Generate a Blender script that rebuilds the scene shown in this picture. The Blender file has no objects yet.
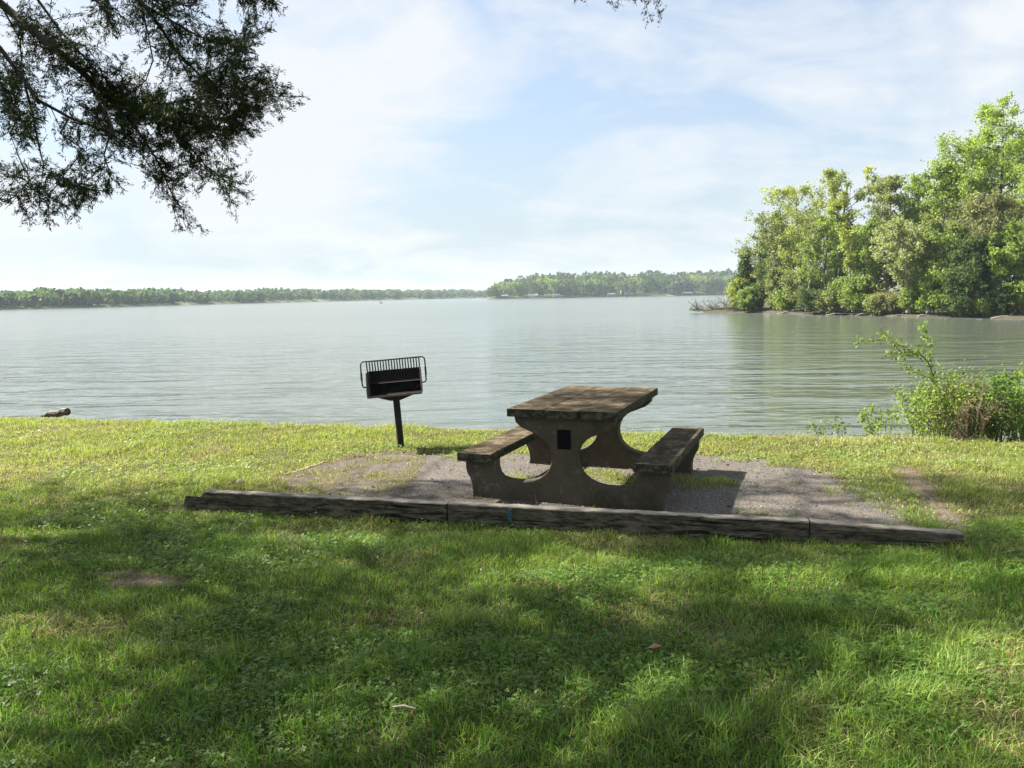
import bpy, math, random
import numpy as np
from mathutils import Vector, Matrix

SC = bpy.context.scene
COL = SC.collection
rng = np.random.default_rng(7)
random.seed(7)
WATER = -0.70

# ------------------------------------------------------------------ camera
PITCH, ROLL, CAMH, FPX = math.radians(6.22), math.radians(-0.90), 1.648, 812.45
_f = np.array([0, math.cos(PITCH), -math.sin(PITCH)])
_r0 = np.array([1.0, 0, 0]); _u0 = np.cross(_r0, _f)
_r = math.cos(ROLL) * _r0 + math.sin(ROLL) * _u0
_u = -math.sin(ROLL) * _r0 + math.cos(ROLL) * _u0
cam_d = bpy.data.cameras.new('camera'); cam = bpy.data.objects.new('camera', cam_d); COL.objects.link(cam)
cam_d.sensor_width = 36; cam_d.lens = 36 * FPX / 1024; cam_d.clip_start = 0.05; cam_d.clip_end = 9000
M = Matrix(((_r[0], _u[0], -_f[0], 0), (_r[1], _u[1], -_f[1], 0), (_r[2], _u[2], -_f[2], CAMH), (0, 0, 0, 1)))
cam.matrix_world = M
SC.camera = cam

def ray(x, y): return _f + (x - 512) / FPX * _r + (384 - y) / FPX * _u
def on_z(x, y, z=0.0):
    d = ray(x, y); t = (z - CAMH) / d[2]
    return np.array([0, 0, CAMH]) + d * t
def at_y(x, y, Y):
    d = ray(x, y); return np.array([0, 0, CAMH]) + d * (Y / d[1])

# ------------------------------------------------------------------ light
SUN_EL, SUN_AZ = math.radians(43.5), math.radians(-66)      # azimuth from +Y towards +X
S = np.array([math.sin(SUN_AZ) * math.cos(SUN_EL), math.cos(SUN_AZ) * math.cos(SUN_EL), math.sin(SUN_EL)])
sl = bpy.data.lights.new('sun', 'SUN'); sl.energy = 5.0; sl.angle = math.radians(0.6); sl.color = (1.0, 0.93, 0.82)
so = bpy.data.objects.new('sun', sl); COL.objects.link(so)
so.rotation_euler = Vector(S).to_track_quat('Z', 'Y').to_euler(); so.location = (-20, 8, 30)
SHX, SHY = -S[0] / S[2], -S[1] / S[2]                      # shadow shift per metre of height

# ------------------------------------------------------------------ node helpers
class NT:
    def __init__(s, tree): s.t = tree; s.n = tree.nodes; s.l = tree.links
    def new(s, typ, **kw):
        n = s.n.new(typ)
        for k, v in kw.items(): setattr(n, k, v)
        return n
    def link(s, a, b): s.l.new(a, b)
    def val(s, sock, v):
        if hasattr(v, 'is_output'): s.l.new(v, sock)
        else: sock.default_value = v
    def math(s, op, a, b=0.0, clamp=False):
        n = s.new('ShaderNodeMath', operation=op, use_clamp=clamp); s.val(n.inputs[0], a); s.val(n.inputs[1], b); return n.outputs[0]
    def mix(s, f, a, b, typ='MIX'):
        n = s.new('ShaderNodeMix', data_type='RGBA', blend_type=typ); s.val(n.inputs[0], f)
        for i, v in ((6, a), (7, b)):
            if isinstance(v, (tuple, list)): v = (*v[:3], 1)
            s.val(n.inputs[i], v)
        return n.outputs[2]
    def ramp(s, f, stops):
        n = s.new('ShaderNodeValToRGB'); e = n.color_ramp.elements
        while len(e) > 1: e.remove(e[-1])
        e[0].position = stops[0][0]; e[0].color = (*stops[0][1], 1) if isinstance(stops[0][1], tuple) else (stops[0][1],) * 3 + (1,)
        for p, c in stops[1:]:
            q = e.new(p); q.color = (*c, 1) if isinstance(c, tuple) else (c, c, c, 1)
        s.val(n.inputs[0], f); return n.outputs[0]
    def noise(s, vec, scale, detail=4, rough=0.55, dist=0.0):
        n = s.new('ShaderNodeTexNoise'); n.inputs['Scale'].default_value = scale; n.inputs['Detail'].default_value = detail
        n.inputs['Roughness'].default_value = rough; n.inputs['Distortion'].default_value = dist
        if vec is not None: s.link(vec, n.inputs['Vector'])
        return n.outputs[0]
    def mapping(s, vec, scale=(1, 1, 1), loc=(0, 0, 0), rot=(0, 0, 0)):
        n = s.new('ShaderNodeMapping'); n.inputs['Scale'].default_value = scale; n.inputs['Location'].default_value = loc
        n.inputs['Rotation'].default_value = rot; s.link(vec, n.inputs[0]); return n.outputs[0]

def mat(name):
    m = bpy.data.materials.new(name); m.use_nodes = True
    t = NT(m.node_tree); p = m.node_tree.nodes['Principled BSDF']
    return m, t, p

def obj_coord(t): return t.new('ShaderNodeTexCoord').outputs['Object']
def bump(t, p, h, strength, dist):
    b = t.new('ShaderNodeBump'); b.inputs['Strength'].default_value = strength; b.inputs['Distance'].default_value = dist
    t.link(h, b.inputs['Height']); t.link(b.outputs[0], p.inputs['Normal']); return b

def leaf_mat(name, transl=0.45, rough=0.6, tint=(1.25, 1.25, 0.6), spec=0.25):
    """colour comes from the per-leaf attribute 'tone'; thin leaves let light through"""
    m, t, p = mat(name)
    a = t.new('ShaderNodeAttribute', attribute_name='tone')
    t.link(a.outputs['Color'], p.inputs['Base Color']); p.inputs['Roughness'].default_value = rough
    p.inputs['Specular IOR Level'].default_value = spec
    tr = t.new('ShaderNodeBsdfTranslucent')
    t.link(t.mix(1.0, a.outputs['Color'], tint, 'MULTIPLY'), tr.inputs[0])
    mx = t.new('ShaderNodeMixShader'); mx.inputs[0].default_value = transl
    t.link(p.outputs[0], mx.inputs[1]); t.link(tr.outputs[0], mx.inputs[2])
    t.link(mx.outputs[0], t.n['Material Output'].inputs[0])
    return m

def bark_mat(name, c1, c2, scale=14):
    m, t, p = mat(name); v = obj_coord(t)
    n = t.noise(t.mapping(v, (1, 1, 0.25)), scale, 6, 0.65)
    t.link(t.ramp(n, [(0.3, c1), (0.7, c2)]), p.inputs['Base Color']); p.inputs['Roughness'].default_value = 0.9
    bump(t, p, n, 0.6, 0.03); return m

MATS = {}
MATS['leaf'] = leaf_mat('broadleaf foliage', 0.5, tint=(1.2, 1.2, .8))
MATS['cedar'] = leaf_mat('cedar foliage', 0.12, 0.7, (1, 1, 0.6), 0.1)
MATS['grass'] = leaf_mat('grass blades', 0.42, 0.5, (1.2, 1.2, 0.6), 0.3)
MATS['petal'] = leaf_mat('clover petals', 0.3, 0.8, (1, 1, 1), 0.1)
MATS['bark'] = bark_mat('brown bark', (0.06, 0.05, 0.04), (0.17, 0.145, 0.115))
MATS['grey_bark'] = bark_mat('pale grey bark', (0.12, 0.105, 0.09), (0.3, 0.27, 0.23))
MATS['cedar_bark'] = bark_mat('cedar bark', (0.022, 0.016, 0.012), (0.06, 0.045, 0.035))
MATS['driftwood'] = bark_mat('bleached driftwood', (0.16, 0.13, 0.1), (0.42, 0.37, 0.3), 9)
MATS['twig'] = bark_mat('dry twigs', (0.13, 0.085, 0.06), (0.3, 0.22, 0.16), 20)

# ------------------------------------------------------------------ object helpers
def link_mesh(name, me, m, parent=None):
    o = bpy.data.objects.new(name, me); COL.objects.link(o)
    if m is not None: me.materials.append(m)
    if parent is not None: o.parent = parent
    return o
def empty(name, loc, label=None, cat=None, group=None, rz=0.0):
    o = bpy.data.objects.new(name, None); COL.objects.link(o); o.location = loc; o.rotation_euler = (0, 0, rz)
    o.empty_display_size = 0.2
    return tag(o, label, cat, group)
def tag(o, label=None, cat=None, group=None, kind=None):
    if label: o['label'] = label
    if cat: o['category'] = cat
    if group: o['group'] = group
    if kind: o['kind'] = kind
    return o

class MB:
    def __init__(s): s.v = []; s.f = []
    def add(s, vs, fs):
        b = len(s.v); s.v += [tuple(map(float, p)) for p in vs]; s.f += [tuple(b + i for i in f) for f in fs]
    def box(s, x0, x1, y0, y1, z0, z1):
        s.add([(x0, y0, z0), (x1, y0, z0), (x1, y1, z0), (x0, y1, z0), (x0, y0, z1), (x1, y0, z1), (x1, y1, z1), (x0, y1, z1)],
              [(0, 3, 2, 1), (4, 5, 6, 7), (0, 1, 5, 4), (1, 2, 6, 5), (2, 3, 7, 6), (3, 0, 4, 7)])
    def tube(s, pts, rad, n=6, cap=True):
        pts = [np.array(p, float) for p in pts]
        if not hasattr(rad, '__len__'): rad = [rad] * len(pts)
        rings = []; ref = None
        for i, p in enumerate(pts):
            t = pts[min(i + 1, len(pts) - 1)] - pts[max(i - 1, 0)]; t /= (np.linalg.norm(t) + 1e-9)
            if ref is None:
                ref = np.array([0, 0, 1.0]) if abs(t[2]) < 0.8 else np.array([1.0, 0, 0])
            a = ref - t * (ref @ t); a /= (np.linalg.norm(a) + 1e-9); b = np.cross(t, a); ref = a
            rings.append([p + rad[i] * (math.cos(2 * math.pi * k / n) * a + math.sin(2 * math.pi * k / n) * b) for k in range(n)])
        vs = [v for r in rings for v in r]; fs = []
        for i in range(len(pts) - 1):
            for k in range(n):
                fs.append((i * n + k, i * n + (k + 1) % n, (i + 1) * n + (k + 1) % n, (i + 1) * n + k))
        if cap: fs.append(tuple(range(n - 1, -1, -1))); fs.append(tuple((len(pts) - 1) * n + k for k in range(n)))
        s.add(vs, fs)
    def prism(s, poly, y0, y1):
        """poly: list of (x,z) counter-clockwise seen from -y"""
        n = len(poly)
        s.add([(x, y0, z) for x, z in poly] + [(x, y1, z) for x, z in poly],
              [tuple(range(n)), tuple(range(2 * n - 1, n - 1, -1))] + [(i, n + i, n + (i + 1) % n, (i + 1) % n) for i in range(n)])
    def build(s, name, m, parent=None, smooth=False, bevel=0.0, seg=2):
        me = bpy.data.meshes.new(name); me.from_pydata(s.v, [], s.f); me.update()
        if smooth: me.polygons.foreach_set('use_smooth', [True] * len(me.polygons))
        o = link_mesh(name, me, m, parent)
        if bevel:
            b = o.modifiers.new('bevel', 'BEVEL'); b.width = bevel; b.segments = seg; b.limit_method = 'ANGLE'; b.angle_limit = math.radians(40)
        return o

def mesh_np(name, V, nper, tone=None):
    """faces of nper vertices each laid out one after another in V; tone: colour per face"""
    V = np.asarray(V, np.float32).reshape(-1, 3); nf = len(V) // nper
    me = bpy.data.meshes.new(name)
    me.vertices.add(len(V)); me.vertices.foreach_set('co', V.ravel())
    me.loops.add(len(V)); me.loops.foreach_set('vertex_index', np.arange(len(V), dtype=np.int32))
    me.polygons.add(nf); me.polygons.foreach_set('loop_start', np.arange(nf, dtype=np.int32) * nper)
    me.polygons.foreach_set('loop_total', np.full(nf, nper, np.int32))
    if tone is not None:
        a = me.attributes.new('tone', 'FLOAT_COLOR', 'FACE')
        c = np.ones((nf, 4), np.float32); c[:, :3] = tone; a.data.foreach_set('color', c.ravel())
    me.update(calc_edges=True)
    return me

def unit(a): return a / (np.linalg.norm(a, axis=-1, keepdims=True) + 1e-9)

def leaf_cards(C, size, aspect=0.55, droop=0.0, axis=None, r=rng):
    """rhombic leaves at centres C; size per leaf -> (N*4,3)"""
    n = len(C); size = np.broadcast_to(size, (n,))[:, None]
    a = r.normal(size=(n, 3)) if axis is None else axis
    a = a + np.array([0, 0, -droop]); a = unit(a)
    b = unit(np.cross(a, r.normal(size=(n, 3))))
    w = np.broadcast_to(aspect, (n,))[:, None] * 0.5
    nn = np.cross(a, b) * size * 0.08
    V = np.stack([C - a * size * .5, C + b * size * w + nn - a * size * .05, C + a * size * .5, C - b * size * w + nn - a * size * .05], 1)
    return V.reshape(-1, 3)

# value noise for scattering
_lat = np.random.default_rng(3).random((256, 256))
def vnoise(x, y, sc, ox=0.0):
    x = np.asarray(x) * sc + 31.7 + ox; y = np.asarray(y) * sc + 17.3 + ox * 1.7
    i = np.floor(x).astype(int); j = np.floor(y).astype(int); fx = x - i; fy = y - j
    fx = fx * fx * (3 - 2 * fx); fy = fy * fy * (3 - 2 * fy)
    g = lambda a, b: _lat[a % 256, b % 256]
    return (g(i, j) * (1 - fx) + g(i + 1, j) * fx) * (1 - fy) + (g(i, j + 1) * (1 - fx) + g(i + 1, j + 1) * fx) * fy
def fbm(x, y, sc, oct=3, ox=0.0): return sum(vnoise(x, y, sc * 2 ** k, ox + 9 * k) * 0.5 ** k for k in range(oct)) / sum(0.5 ** k for k in range(oct))
def sstep(a, b, x): t = np.clip((x - a) / (b - a), 0, 1); return t * t * (3 - 2 * t)
def in_poly(x, y, poly):
    x = np.asarray(x); y = np.asarray(y); c = np.zeros(x.shape, bool); n = len(poly)
    for i in range(n):
        x1, y1 = poly[i]; x2, y2 = poly[(i + 1) % n]
        k = ((y1 > y) != (y2 > y)) & (x < (x2 - x1) * (y - y1) / (y2 - y1 + 1e-12) + x1); c ^= k
    return c
def d_poly(x, y, poly):
    """signed distance, negative inside"""
    x = np.asarray(x, float); y = np.asarray(y, float); d = np.full(x.shape, 1e9); n = len(poly)
    for i in range(n):
        x1, y1 = poly[i]; x2, y2 = poly[(i + 1) % n]; dx, dy = x2 - x1, y2 - y1
        t = np.clip(((x - x1) * dx + (y - y1) * dy) / (dx * dx + dy * dy + 1e-12), 0, 1)
        d = np.minimum(d, np.hypot(x - x1 - t * dx, y - y1 - t * dy))
    return np.where(in_poly(x, y, poly), -d, d)

# ------------------------------------------------------------------ ground layout
def shore_y(x): return 10.12 - 0.25 * x + 0.22 * (vnoise(x, 0 * np.asarray(x), 0.9) - .5) + 0.14 * (vnoise(x, 0 * np.asarray(x), 3.1, 4) - .5)
PAD = [(-2.45, 6.50), (-2.30, 7.00), (-2.10, 7.55), (-1.95, 8.05), (-1.70, 8.50), (-1.28, 8.62), (-0.80, 8.48), (-0.40, 8.33), (0.8, 8.28),
       (1.91, 8.16), (2.45, 7.95), (2.85, 7.30), (3.02, 6.60), (3.02, 6.00), (2.80, 5.24), (0, 5.93)]
STRIP = [(3.56, 7.45), (3.76, 7.42), (3.36, 6.30), (3.10, 5.35), (2.95, 5.35), (3.20, 6.30)]
def ellipses(x, y, lst):
    m = np.zeros(np.shape(x))
    for cx, cy, rx, ry in lst:
        d = np.hypot((x - cx) / rx, (y - cy) / ry) + 0.5 * (fbm(x, y, 4, 2, 2) - .5)
        m = np.maximum(m, 1 - sstep(0.6, 1.15, d))
    return m
SOIL = [(-2.17, 4.64, .26, .12), (-2.42, 4.8, .16, .06), (1.78, 3.98, .10, .03)]
WEEDS = [(2.75, 7.6, .40, .18), (3.0, 7.1, .22, .25), (2.95, 6.3, .28, .50), (2.95, 5.65, .2, .3), (2.2, 7.85, .3, .12), (1.62, 6.95, .35, .3), (0.05, 7.0, .24, .2), (0.72, 7.25, .45, .22), (0.95, 7.0, .2, .25),
         (-0.1, 6.62, .3, .08), (0.4, 6.42, .3, .06)]
def z_ground(x, y):
    d = y - shore_y(x)
    rel = 0.05 * (fbm(x, y, .55, 3) - .5) + 0.022 * (fbm(x, y, 3.2, 2, 5) - .5)
    flat = sstep(0.05, 0.7, d_poly(x, y, [(-2.7, 6.3), (-2.4, 8.7), (2.6, 8.5), (3.7, 7.4), (3.1, 4.9)]))
    rel = rel * flat
    q = -(x + 2.64) * -.2459 + (y - 6.39) * .9693
    rel = rel - .03 * (1 - sstep(-.02, .01, q)) * sstep(-1.4, -.1, q) * (1 - sstep(2.95, 3.4, np.abs(x)))
    z = rel - 0.03 * sstep(-0.5, 0, d) - 0.42 * sstep(-0.02, 0.45, d) - 1.0 * sstep(.3, 6, d) - 2.0 * sstep(5, 30, d)
    return z

def geo(a, b, n): return list(a + np.sign(b - a) * (np.geomspace(1, abs(b - a) + 1, n) - 1))
gx = np.array(sorted(set(np.round(geo(-13, -2500, 30) + list(np.arange(-13, 13.01, .085)) + geo(13, 2500, 30), 4))))
gy = np.array(sorted(set(np.round(geo(-3, -300, 16) + list(np.arange(-3, 14.5, .085)) + geo(14.5, 2500, 36), 4))))
GX, GY = np.meshgrid(gx, gy); GZ = z_ground(GX, GY)
nx, ny = len(gx), len(gy)
me = bpy.data.meshes.new('lawn_ground')
V = np.stack([GX, GY, GZ], -1).reshape(-1, 3).astype(np.float32)
idx = np.arange(nx * ny).reshape(ny, nx)
Fq = np.stack([idx[:-1, :-1], idx[:-1, 1:], idx[1:, 1:], idx[1:, :-1]], -1).reshape(-1, 4)
me.vertices.add(len(V)); me.vertices.foreach_set('co', V.ravel()); me.loops.add(Fq.size); me.loops.foreach_set('vertex_index', Fq.ravel().astype(np.int32))
me.polygons.add(len(Fq)); me.polygons.foreach_set('loop_start', np.arange(len(Fq), dtype=np.int32) * 4); me.polygons.foreach_set('loop_total', np.full(len(Fq), 4, np.int32))
me.polygons.foreach_set('use_smooth', np.ones(len(Fq), bool)); 
bare = np.maximum(ellipses(GX, GY, SOIL), (1 - sstep(-0.06, .08, d_poly(GX, GY, STRIP) + .24 * (fbm(GX, GY, 5, 3) - .5))))
dshore = GY - shore_y(GX)
bare = np.maximum(bare, sstep(-0.22, -.10, dshore + .12 * (fbm(GX, GY, 2, 2, 8) - .5)))
at = me.attributes.new('bare', 'FLOAT', 'POINT'); at.data.foreach_set('value', bare.ravel().astype(np.float32))
me.update(calc_edges=True)
m, t, p = mat('turf soil'); v = obj_coord(t)
n1 = t.noise(v, 1.3, 5); n2 = t.noise(v, 45, 6, .7)
turf = t.mix(t.ramp(n2, [(.35, 0.0), (.65, 1.0)]), (0.028, 0.034, 0.012), (0.085, 0.085, 0.035))
soil = t.mix(t.ramp(n2, [(.3, 0.0), (.7, 1.0)]), (0.07, 0.056, 0.043), (0.22, 0.18, 0.14))
ba = t.new('ShaderNodeAttribute', attribute_name='bare')
t.link(t.mix(ba.outputs['Fac'], turf, soil), p.inputs['Base Color']); p.inputs['Roughness'].default_value = .95; p.inputs['Specular IOR Level'].default_value = .1
bump(t, p, n2, .8, .02)
tag(link_mesh('ground', me, m), kind='structure')

# gravel pad, its ragged rim 5 mm above the soil
step = .03
px_, py_ = np.meshgrid(np.arange(-2.7, 3.2, step), np.arange(5.0, 8.9, step))
dd = d_poly(px_, py_, PAD) + .16 * (fbm(px_, py_, 4.5, 3, 3) - .5)
ins = dd < 0
pid = -np.ones(ins.shape, int); keep = np.zeros(ins.shape, bool)
cell = ins[:-1, :-1] & ins[1:, :-1] & ins[:-1, 1:] & ins[1:, 1:]
keep[:-1, :-1] |= cell; keep[1:, :-1] |= cell; keep[:-1, 1:] |= cell; keep[1:, 1:] |= cell
pid[keep] = np.arange(keep.sum())
pz = 0.006 + 0.012 * (fbm(px_, py_, 1.2, 2, 1) - .3) * sstep(0, -.3, dd)
bm_v = np.stack([px_[keep], py_[keep], pz[keep]], -1)
jj, ii = np.nonzero(cell)
bm_f = np.stack([pid[jj, ii], pid[jj, ii + 1], pid[jj + 1, ii + 1], pid[jj + 1, ii]], -1)
me = bpy.data.meshes.new('gravel_pad'); me.from_pydata(bm_v.tolist(), [], bm_f.tolist()); me.polygons.foreach_set('use_smooth', [True] * len(me.polygons)); me.update()
m, t, p = mat('weathered gravel'); v = obj_coord(t)
vo = t.new('ShaderNodeTexVoronoi', feature='F1'); vo.inputs['Scale'].default_value = 105; t.link(v, vo.inputs[0])
st = t.ramp(vo.outputs['Color'], [(0.15, (0.145, 0.134, 0.122)), (0.5, (0.225, 0.209, 0.19)), (0.85, (0.34, 0.316, 0.288))])
gap = t.ramp(vo.outputs['Distance'], [(.25, 1.0), (.62, 0.35)])
stones = t.mix(1.0, st, gap, 'MULTIPLY')
big = t.noise(v, 1.1, 5, .6); big2 = t.noise(v, 3.7, 6, .7); thr = t.ramp(t.math('ADD', t.math('MULTIPLY', big, .5), t.math('MULTIPLY', big2, .5)), [(.44, 0.0), (.58, 1.0)])
sx = t.new('ShaderNodeSeparateXYZ'); t.link(v, sx.inputs[0])
lft = t.ramp(t.math('ADD', t.math('MULTIPLY', sx.outputs[0], -.5), t.math('MULTIPLY', big, .8)), [(0.75, 0.0), (1.15, 1.0)])
dirt = t.mix(t.noise(v, 60, 5, .7), (0.06, 0.052, 0.042), (0.19, 0.166, 0.135))
dirt = t.mix(t.ramp(t.noise(v, 5, 6, .7), [(.42, 0.0), (.62, .8)]), dirt, (0.05, 0.042, 0.028))
c = t.mix(t.math('MULTIPLY', thr, .65), stones, dirt); c = t.mix(t.math('MULTIPLY', lft, .85), c, dirt)
t.link(c, p.inputs['Base Color']); p.inputs['Roughness'].default_value = .93; p.inputs['Specular IOR Level'].default_value = .15
bump(t, p, t.math('ADD', t.math('MULTIPLY', vo.outputs['Distance'], -1.0), t.noise(v, 30, 4)), .9, .012)
tag(link_mesh('gravel_pad', me, m), kind='structure')

# ------------------------------------------------------------------ water
wx = np.array(sorted(set(np.round(geo(-40, -2400, 20) + list(np.linspace(-40, 60, 40)) + geo(60, 2400, 20), 3))))
mb = MB(); mb.add([(-2450, 2, WATER), (2450, 2, WATER), (2450, 2450, WATER), (-2450, 2450, WATER)], [(0, 1, 2, 3)])
m, t, p = mat('lake water'); v = obj_coord(t)
p.inputs['Base Color'].default_value = (0.074, 0.088, 0.070, 1); p.inputs['IOR'].default_value = 1.333
rz = math.radians(-9)
vm = t.mapping(v, (0.30, 1.0, 1.0), (0, 0, 0), (0, 0, rz))
w1 = t.noise(vm, .85, 3, .45, .5); w2 = t.noise(t.mapping(v, (.5, 1, 1), (7, 3, 0), (0, 0, math.radians(14))), 3.2, 3, .5, .3)
w3 = t.noise(t.mapping(v, (.5, 1, 1), (3, 9, 0), (0, 0, rz)), .28, 2, .5)
h = t.math('ADD', t.math('ADD', t.math('MULTIPLY', w1, .75), t.math('MULTIPLY', w2, .14)), t.math('MULTIPLY', w3, .5))
sy = t.new('ShaderNodeSeparateXYZ'); t.link(v, sy.inputs[0])
far_ = t.ramp(t.math('MULTIPLY', sy.outputs[1], .004), [(.06, 0.0), (.36, 1.0)])      # ripples too small to resolve become gloss
t.link(t.math('ADD', t.math('MULTIPLY', far_, .14), .05), p.inputs['Roughness'])
b_ = bump(t, p, h, 1.0, .27); t.link(t.math('SUBTRACT', 1.0, t.math('MULTIPLY', far_, .70)), b_.inputs['Strength'])
tag(mb.build('lake_water', m), kind='structure')

# ------------------------------------------------------------------ table
YAW = -0.3636; TC = (0.6638, 6.9647, 0.0)
m, t, p = mat('weathered concrete'); v = obj_coord(t)
n1 = t.noise(v, 5, 6, .65); n2 = t.noise(v, 60, 5, .7); n3 = t.noise(t.mapping(v, (1, 1, 1), (5, 2, 1)), 11, 5, .6)
c = t.mix(t.ramp(n1, [(.3, 0.0), (.7, 1.0)]), (0.062, 0.051, 0.037), (0.095, 0.078, 0.056))
c = t.mix(t.ramp(n2, [(.5, 0.0), (.75, .5)]), c, (0.04, 0.035, 0.028))
c = t.mix(t.ramp(n3, [(.60, 0.0), (.67, .45)]), c, (0.17, 0.155, 0.125))
sp_ = t.new('ShaderNodeTexVoronoi', feature='F1'); sp_.inputs['Scale'].default_value = 90; t.link(v, sp_.inputs[0])
c = t.mix(t.ramp(sp_.outputs['Distance'], [(.18, .55), (.34, 0.0)]), c, t.mix(t.math('MULTIPLY', sp_.outputs['Color'], 1.0), (0.02, 0.018, 0.014), (0.19, 0.17, 0.14)))
c = t.mix(t.ramp(t.noise(v, 3.3, 5, .6), [(.52, 0.0), (.68, .6)]), c, (0.03, 0.035, 0.017))
t.link(c, p.inputs['Base Color']); p.inputs['Roughness'].default_value = .9; p.inputs['Specular IOR Level'].default_value = .2
bump(t, p, t.math('ADD', n2, n1), .5, .006); MATS['concrete'] = m
m, t, p = mat('weathered top boards'); v = obj_coord(t)
n0 = t.noise(t.mapping(v, (7, .8, 1)), 3, 6, .7); n1 = t.noise(v, 6, 6, .7); n2 = t.noise(v, 80, 4, .7)
c = t.mix(t.ramp(n0, [(.3, 0.0), (.72, 1.0)]), (0.028, 0.022, 0.013), (0.076, 0.060, 0.036))
c = t.mix(t.ramp(n1, [(.50, 0.0), (.60, .8)]), c, (0.15, 0.12, 0.078))
c = t.mix(t.ramp(t.noise(t.mapping(v, (1, 1, 1), (3, 3, 3)), 9, 6, .7), [(.5, 0.0), (.64, .85)]), c, (0.028, 0.026, 0.016))
c = t.mix(t.ramp(n2, [(.55, 0.0), (.75, .5)]), c, (0.03, 0.026, 0.02))
g = t.new('ShaderNodeNewGeometry'); sx = t.new('ShaderNodeSeparateXYZ'); t.link(g.outputs['Normal'], sx.inputs[0])
side = t.ramp(sx.outputs[2], [(.3, 1.0), (.8, 0.0)])
c2 = t.mix(t.ramp(t.noise(v, 28, 5, .7), [(.45, 0.0), (.62, 1.0)]), (0.025, 0.026, 0.018), (0.10, 0.105, 0.08))
c = t.mix(t.math('MULTIPLY', side, .85), c, c2)
t.link(c, p.inputs['Base Color']); p.inputs['Roughness'].default_value = .9; p.inputs['Specular IOR Level'].default_value = .07
bump(t, p, t.math('ADD', t.math('ADD', n0, n2), n1), .5, .006); MATS['boards'] = m
m, t, p = mat('black plate'); p.inputs['Base Color'].default_value = (0.006, 0.006, 0.008, 1); p.inputs['Roughness'].default_value = .55; p.inputs['Specular IOR Level'].default_value = .05; MATS['black'] = m

table = empty('picnic_table', TC, 'weathered concrete picnic table with two attached benches standing on the gravel pad', 'picnic table', rz=YAW)
W, L = 0.88, 1.668
def jag_slab(x0, x1, y0, y1, z0, z1, ny=26, j=.005, seed=0, ch0=.006):
    """a plank with slightly worn edges"""
    r = np.random.default_rng(seed); b = MB()
    ys = np.linspace(y0, y1, ny); k = 0
    vs = []; fs = []
    for i, yy in enumerate(ys):
        a, c_, e = r.normal(0, j * .35, 3); 
        if r.random() < .12: e -= j * 1.6
        ch = ch0 + abs(r.normal(0, j * .5)); ch2 = ch0 + abs(r.normal(0, j * .5))
        yy2 = yy + (r.normal(0, .002) if 0 < i < ny - 1 else 0)
        vs += [(x0 + a, yy2, z0), (x1 + c_, yy2, z0), (x1 + c_, yy2, z1 - ch2), (x1 + c_ - ch2, yy2, z1), (x0 + a + ch, yy2, z1), (x0 + a, yy2, z1 - ch)]
        if i:
            q = (i - 1) * 6
            fs += [(q + u, q + (u + 1) % 6, q + 6 + (u + 1) % 6, q + 6 + u) for u in range(6)]
    fs += [tuple(range(5, -1, -1)), tuple((ny - 1) * 6 + u for u in range(6))]
    b.add(vs, [tuple(reversed(f)) for f in fs]); return b
mb = MB(); xs = np.linspace(-W / 2, W / 2, 4)
for k in range(3):
    e = (0.000, .006, -.004)[k]
    s_ = jag_slab(xs[k] + ((0, .0008, .0034)[k]), xs[k + 1] - ((.0008, .0034, 0)[k]), -L / 2 - e, L / 2, .70, .762 - .002 * (k == 1), 30, .0025, k, .002)
    mb.add(s_.v, s_.f)
mb.build('tabletop', MATS['boards'], table)
half = [(.79, 0), (.782, .05), (.786, .11), (.805, .165), (.832, .21), (.842, .26), (.84, .328), (.578, .328), (.576, .26), (.562, .215), (.53, .183), (.48, .168), (.40, .163), (.33, .165), (.26, .178),
        (.20, .203), (.155, .238), (.122, .28), (.104, .33), (.099, .38), (.107, .43), (.128, .475), (.165, .515), (.22, .55), (.29, .578), (.355, .605), (.40, .645), (.412, .699)]
poly = half + [(-x, z) for x, z in reversed(half)]
def leg(y0, y1):
    import bmesh
    b = bmesh.new(); vs = [b.verts.new((x, y0, z)) for x, z in poly]; fa = b.faces.new(vs)
    r = bmesh.ops.extrude_face_region(b, geom=[fa]); mv = [q for q in r['geom'] if isinstance(q, bmesh.types.BMVert)]
    for q in mv: q.co.y = y1
    bmesh.ops.recalc_face_normals(b, faces=b.faces[:])
    me = bpy.data.meshes.new('leg'); b.to_mesh(me); b.free()
    o = link_mesh('leg', me, MATS['concrete'], table)
    bv = o.modifiers.new('bevel', 'BEVEL'); bv.width = .008; bv.segments = 2; bv.limit_method = 'ANGLE'; bv.angle_limit = math.radians(50)
    return o
yf = -L / 2 + .077
front_leg = leg(yf, yf + .115); rear_leg = leg(-yf - .115, -yf)
mb = MB(); mb.prism([(-.05, .447), (.06, .447), (.06, .60), (-.05, .60)], yf - .006, yf + .01); pl = mb.build('plaque', MATS['black'], front_leg, bevel=.003)
pl['label'] = 'small black rectangular plate on the front leg'
for sx_, sd in ((-1, 11), (1, 12)):
    x0, x1 = sorted((sx_ * .8625, sx_ * (.8625 - .289)))
    jag_slab(x0, x1, -.87, .87, .328, .392, 28, .005, sd).build('bench_seat', MATS['boards'], table)

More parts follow.
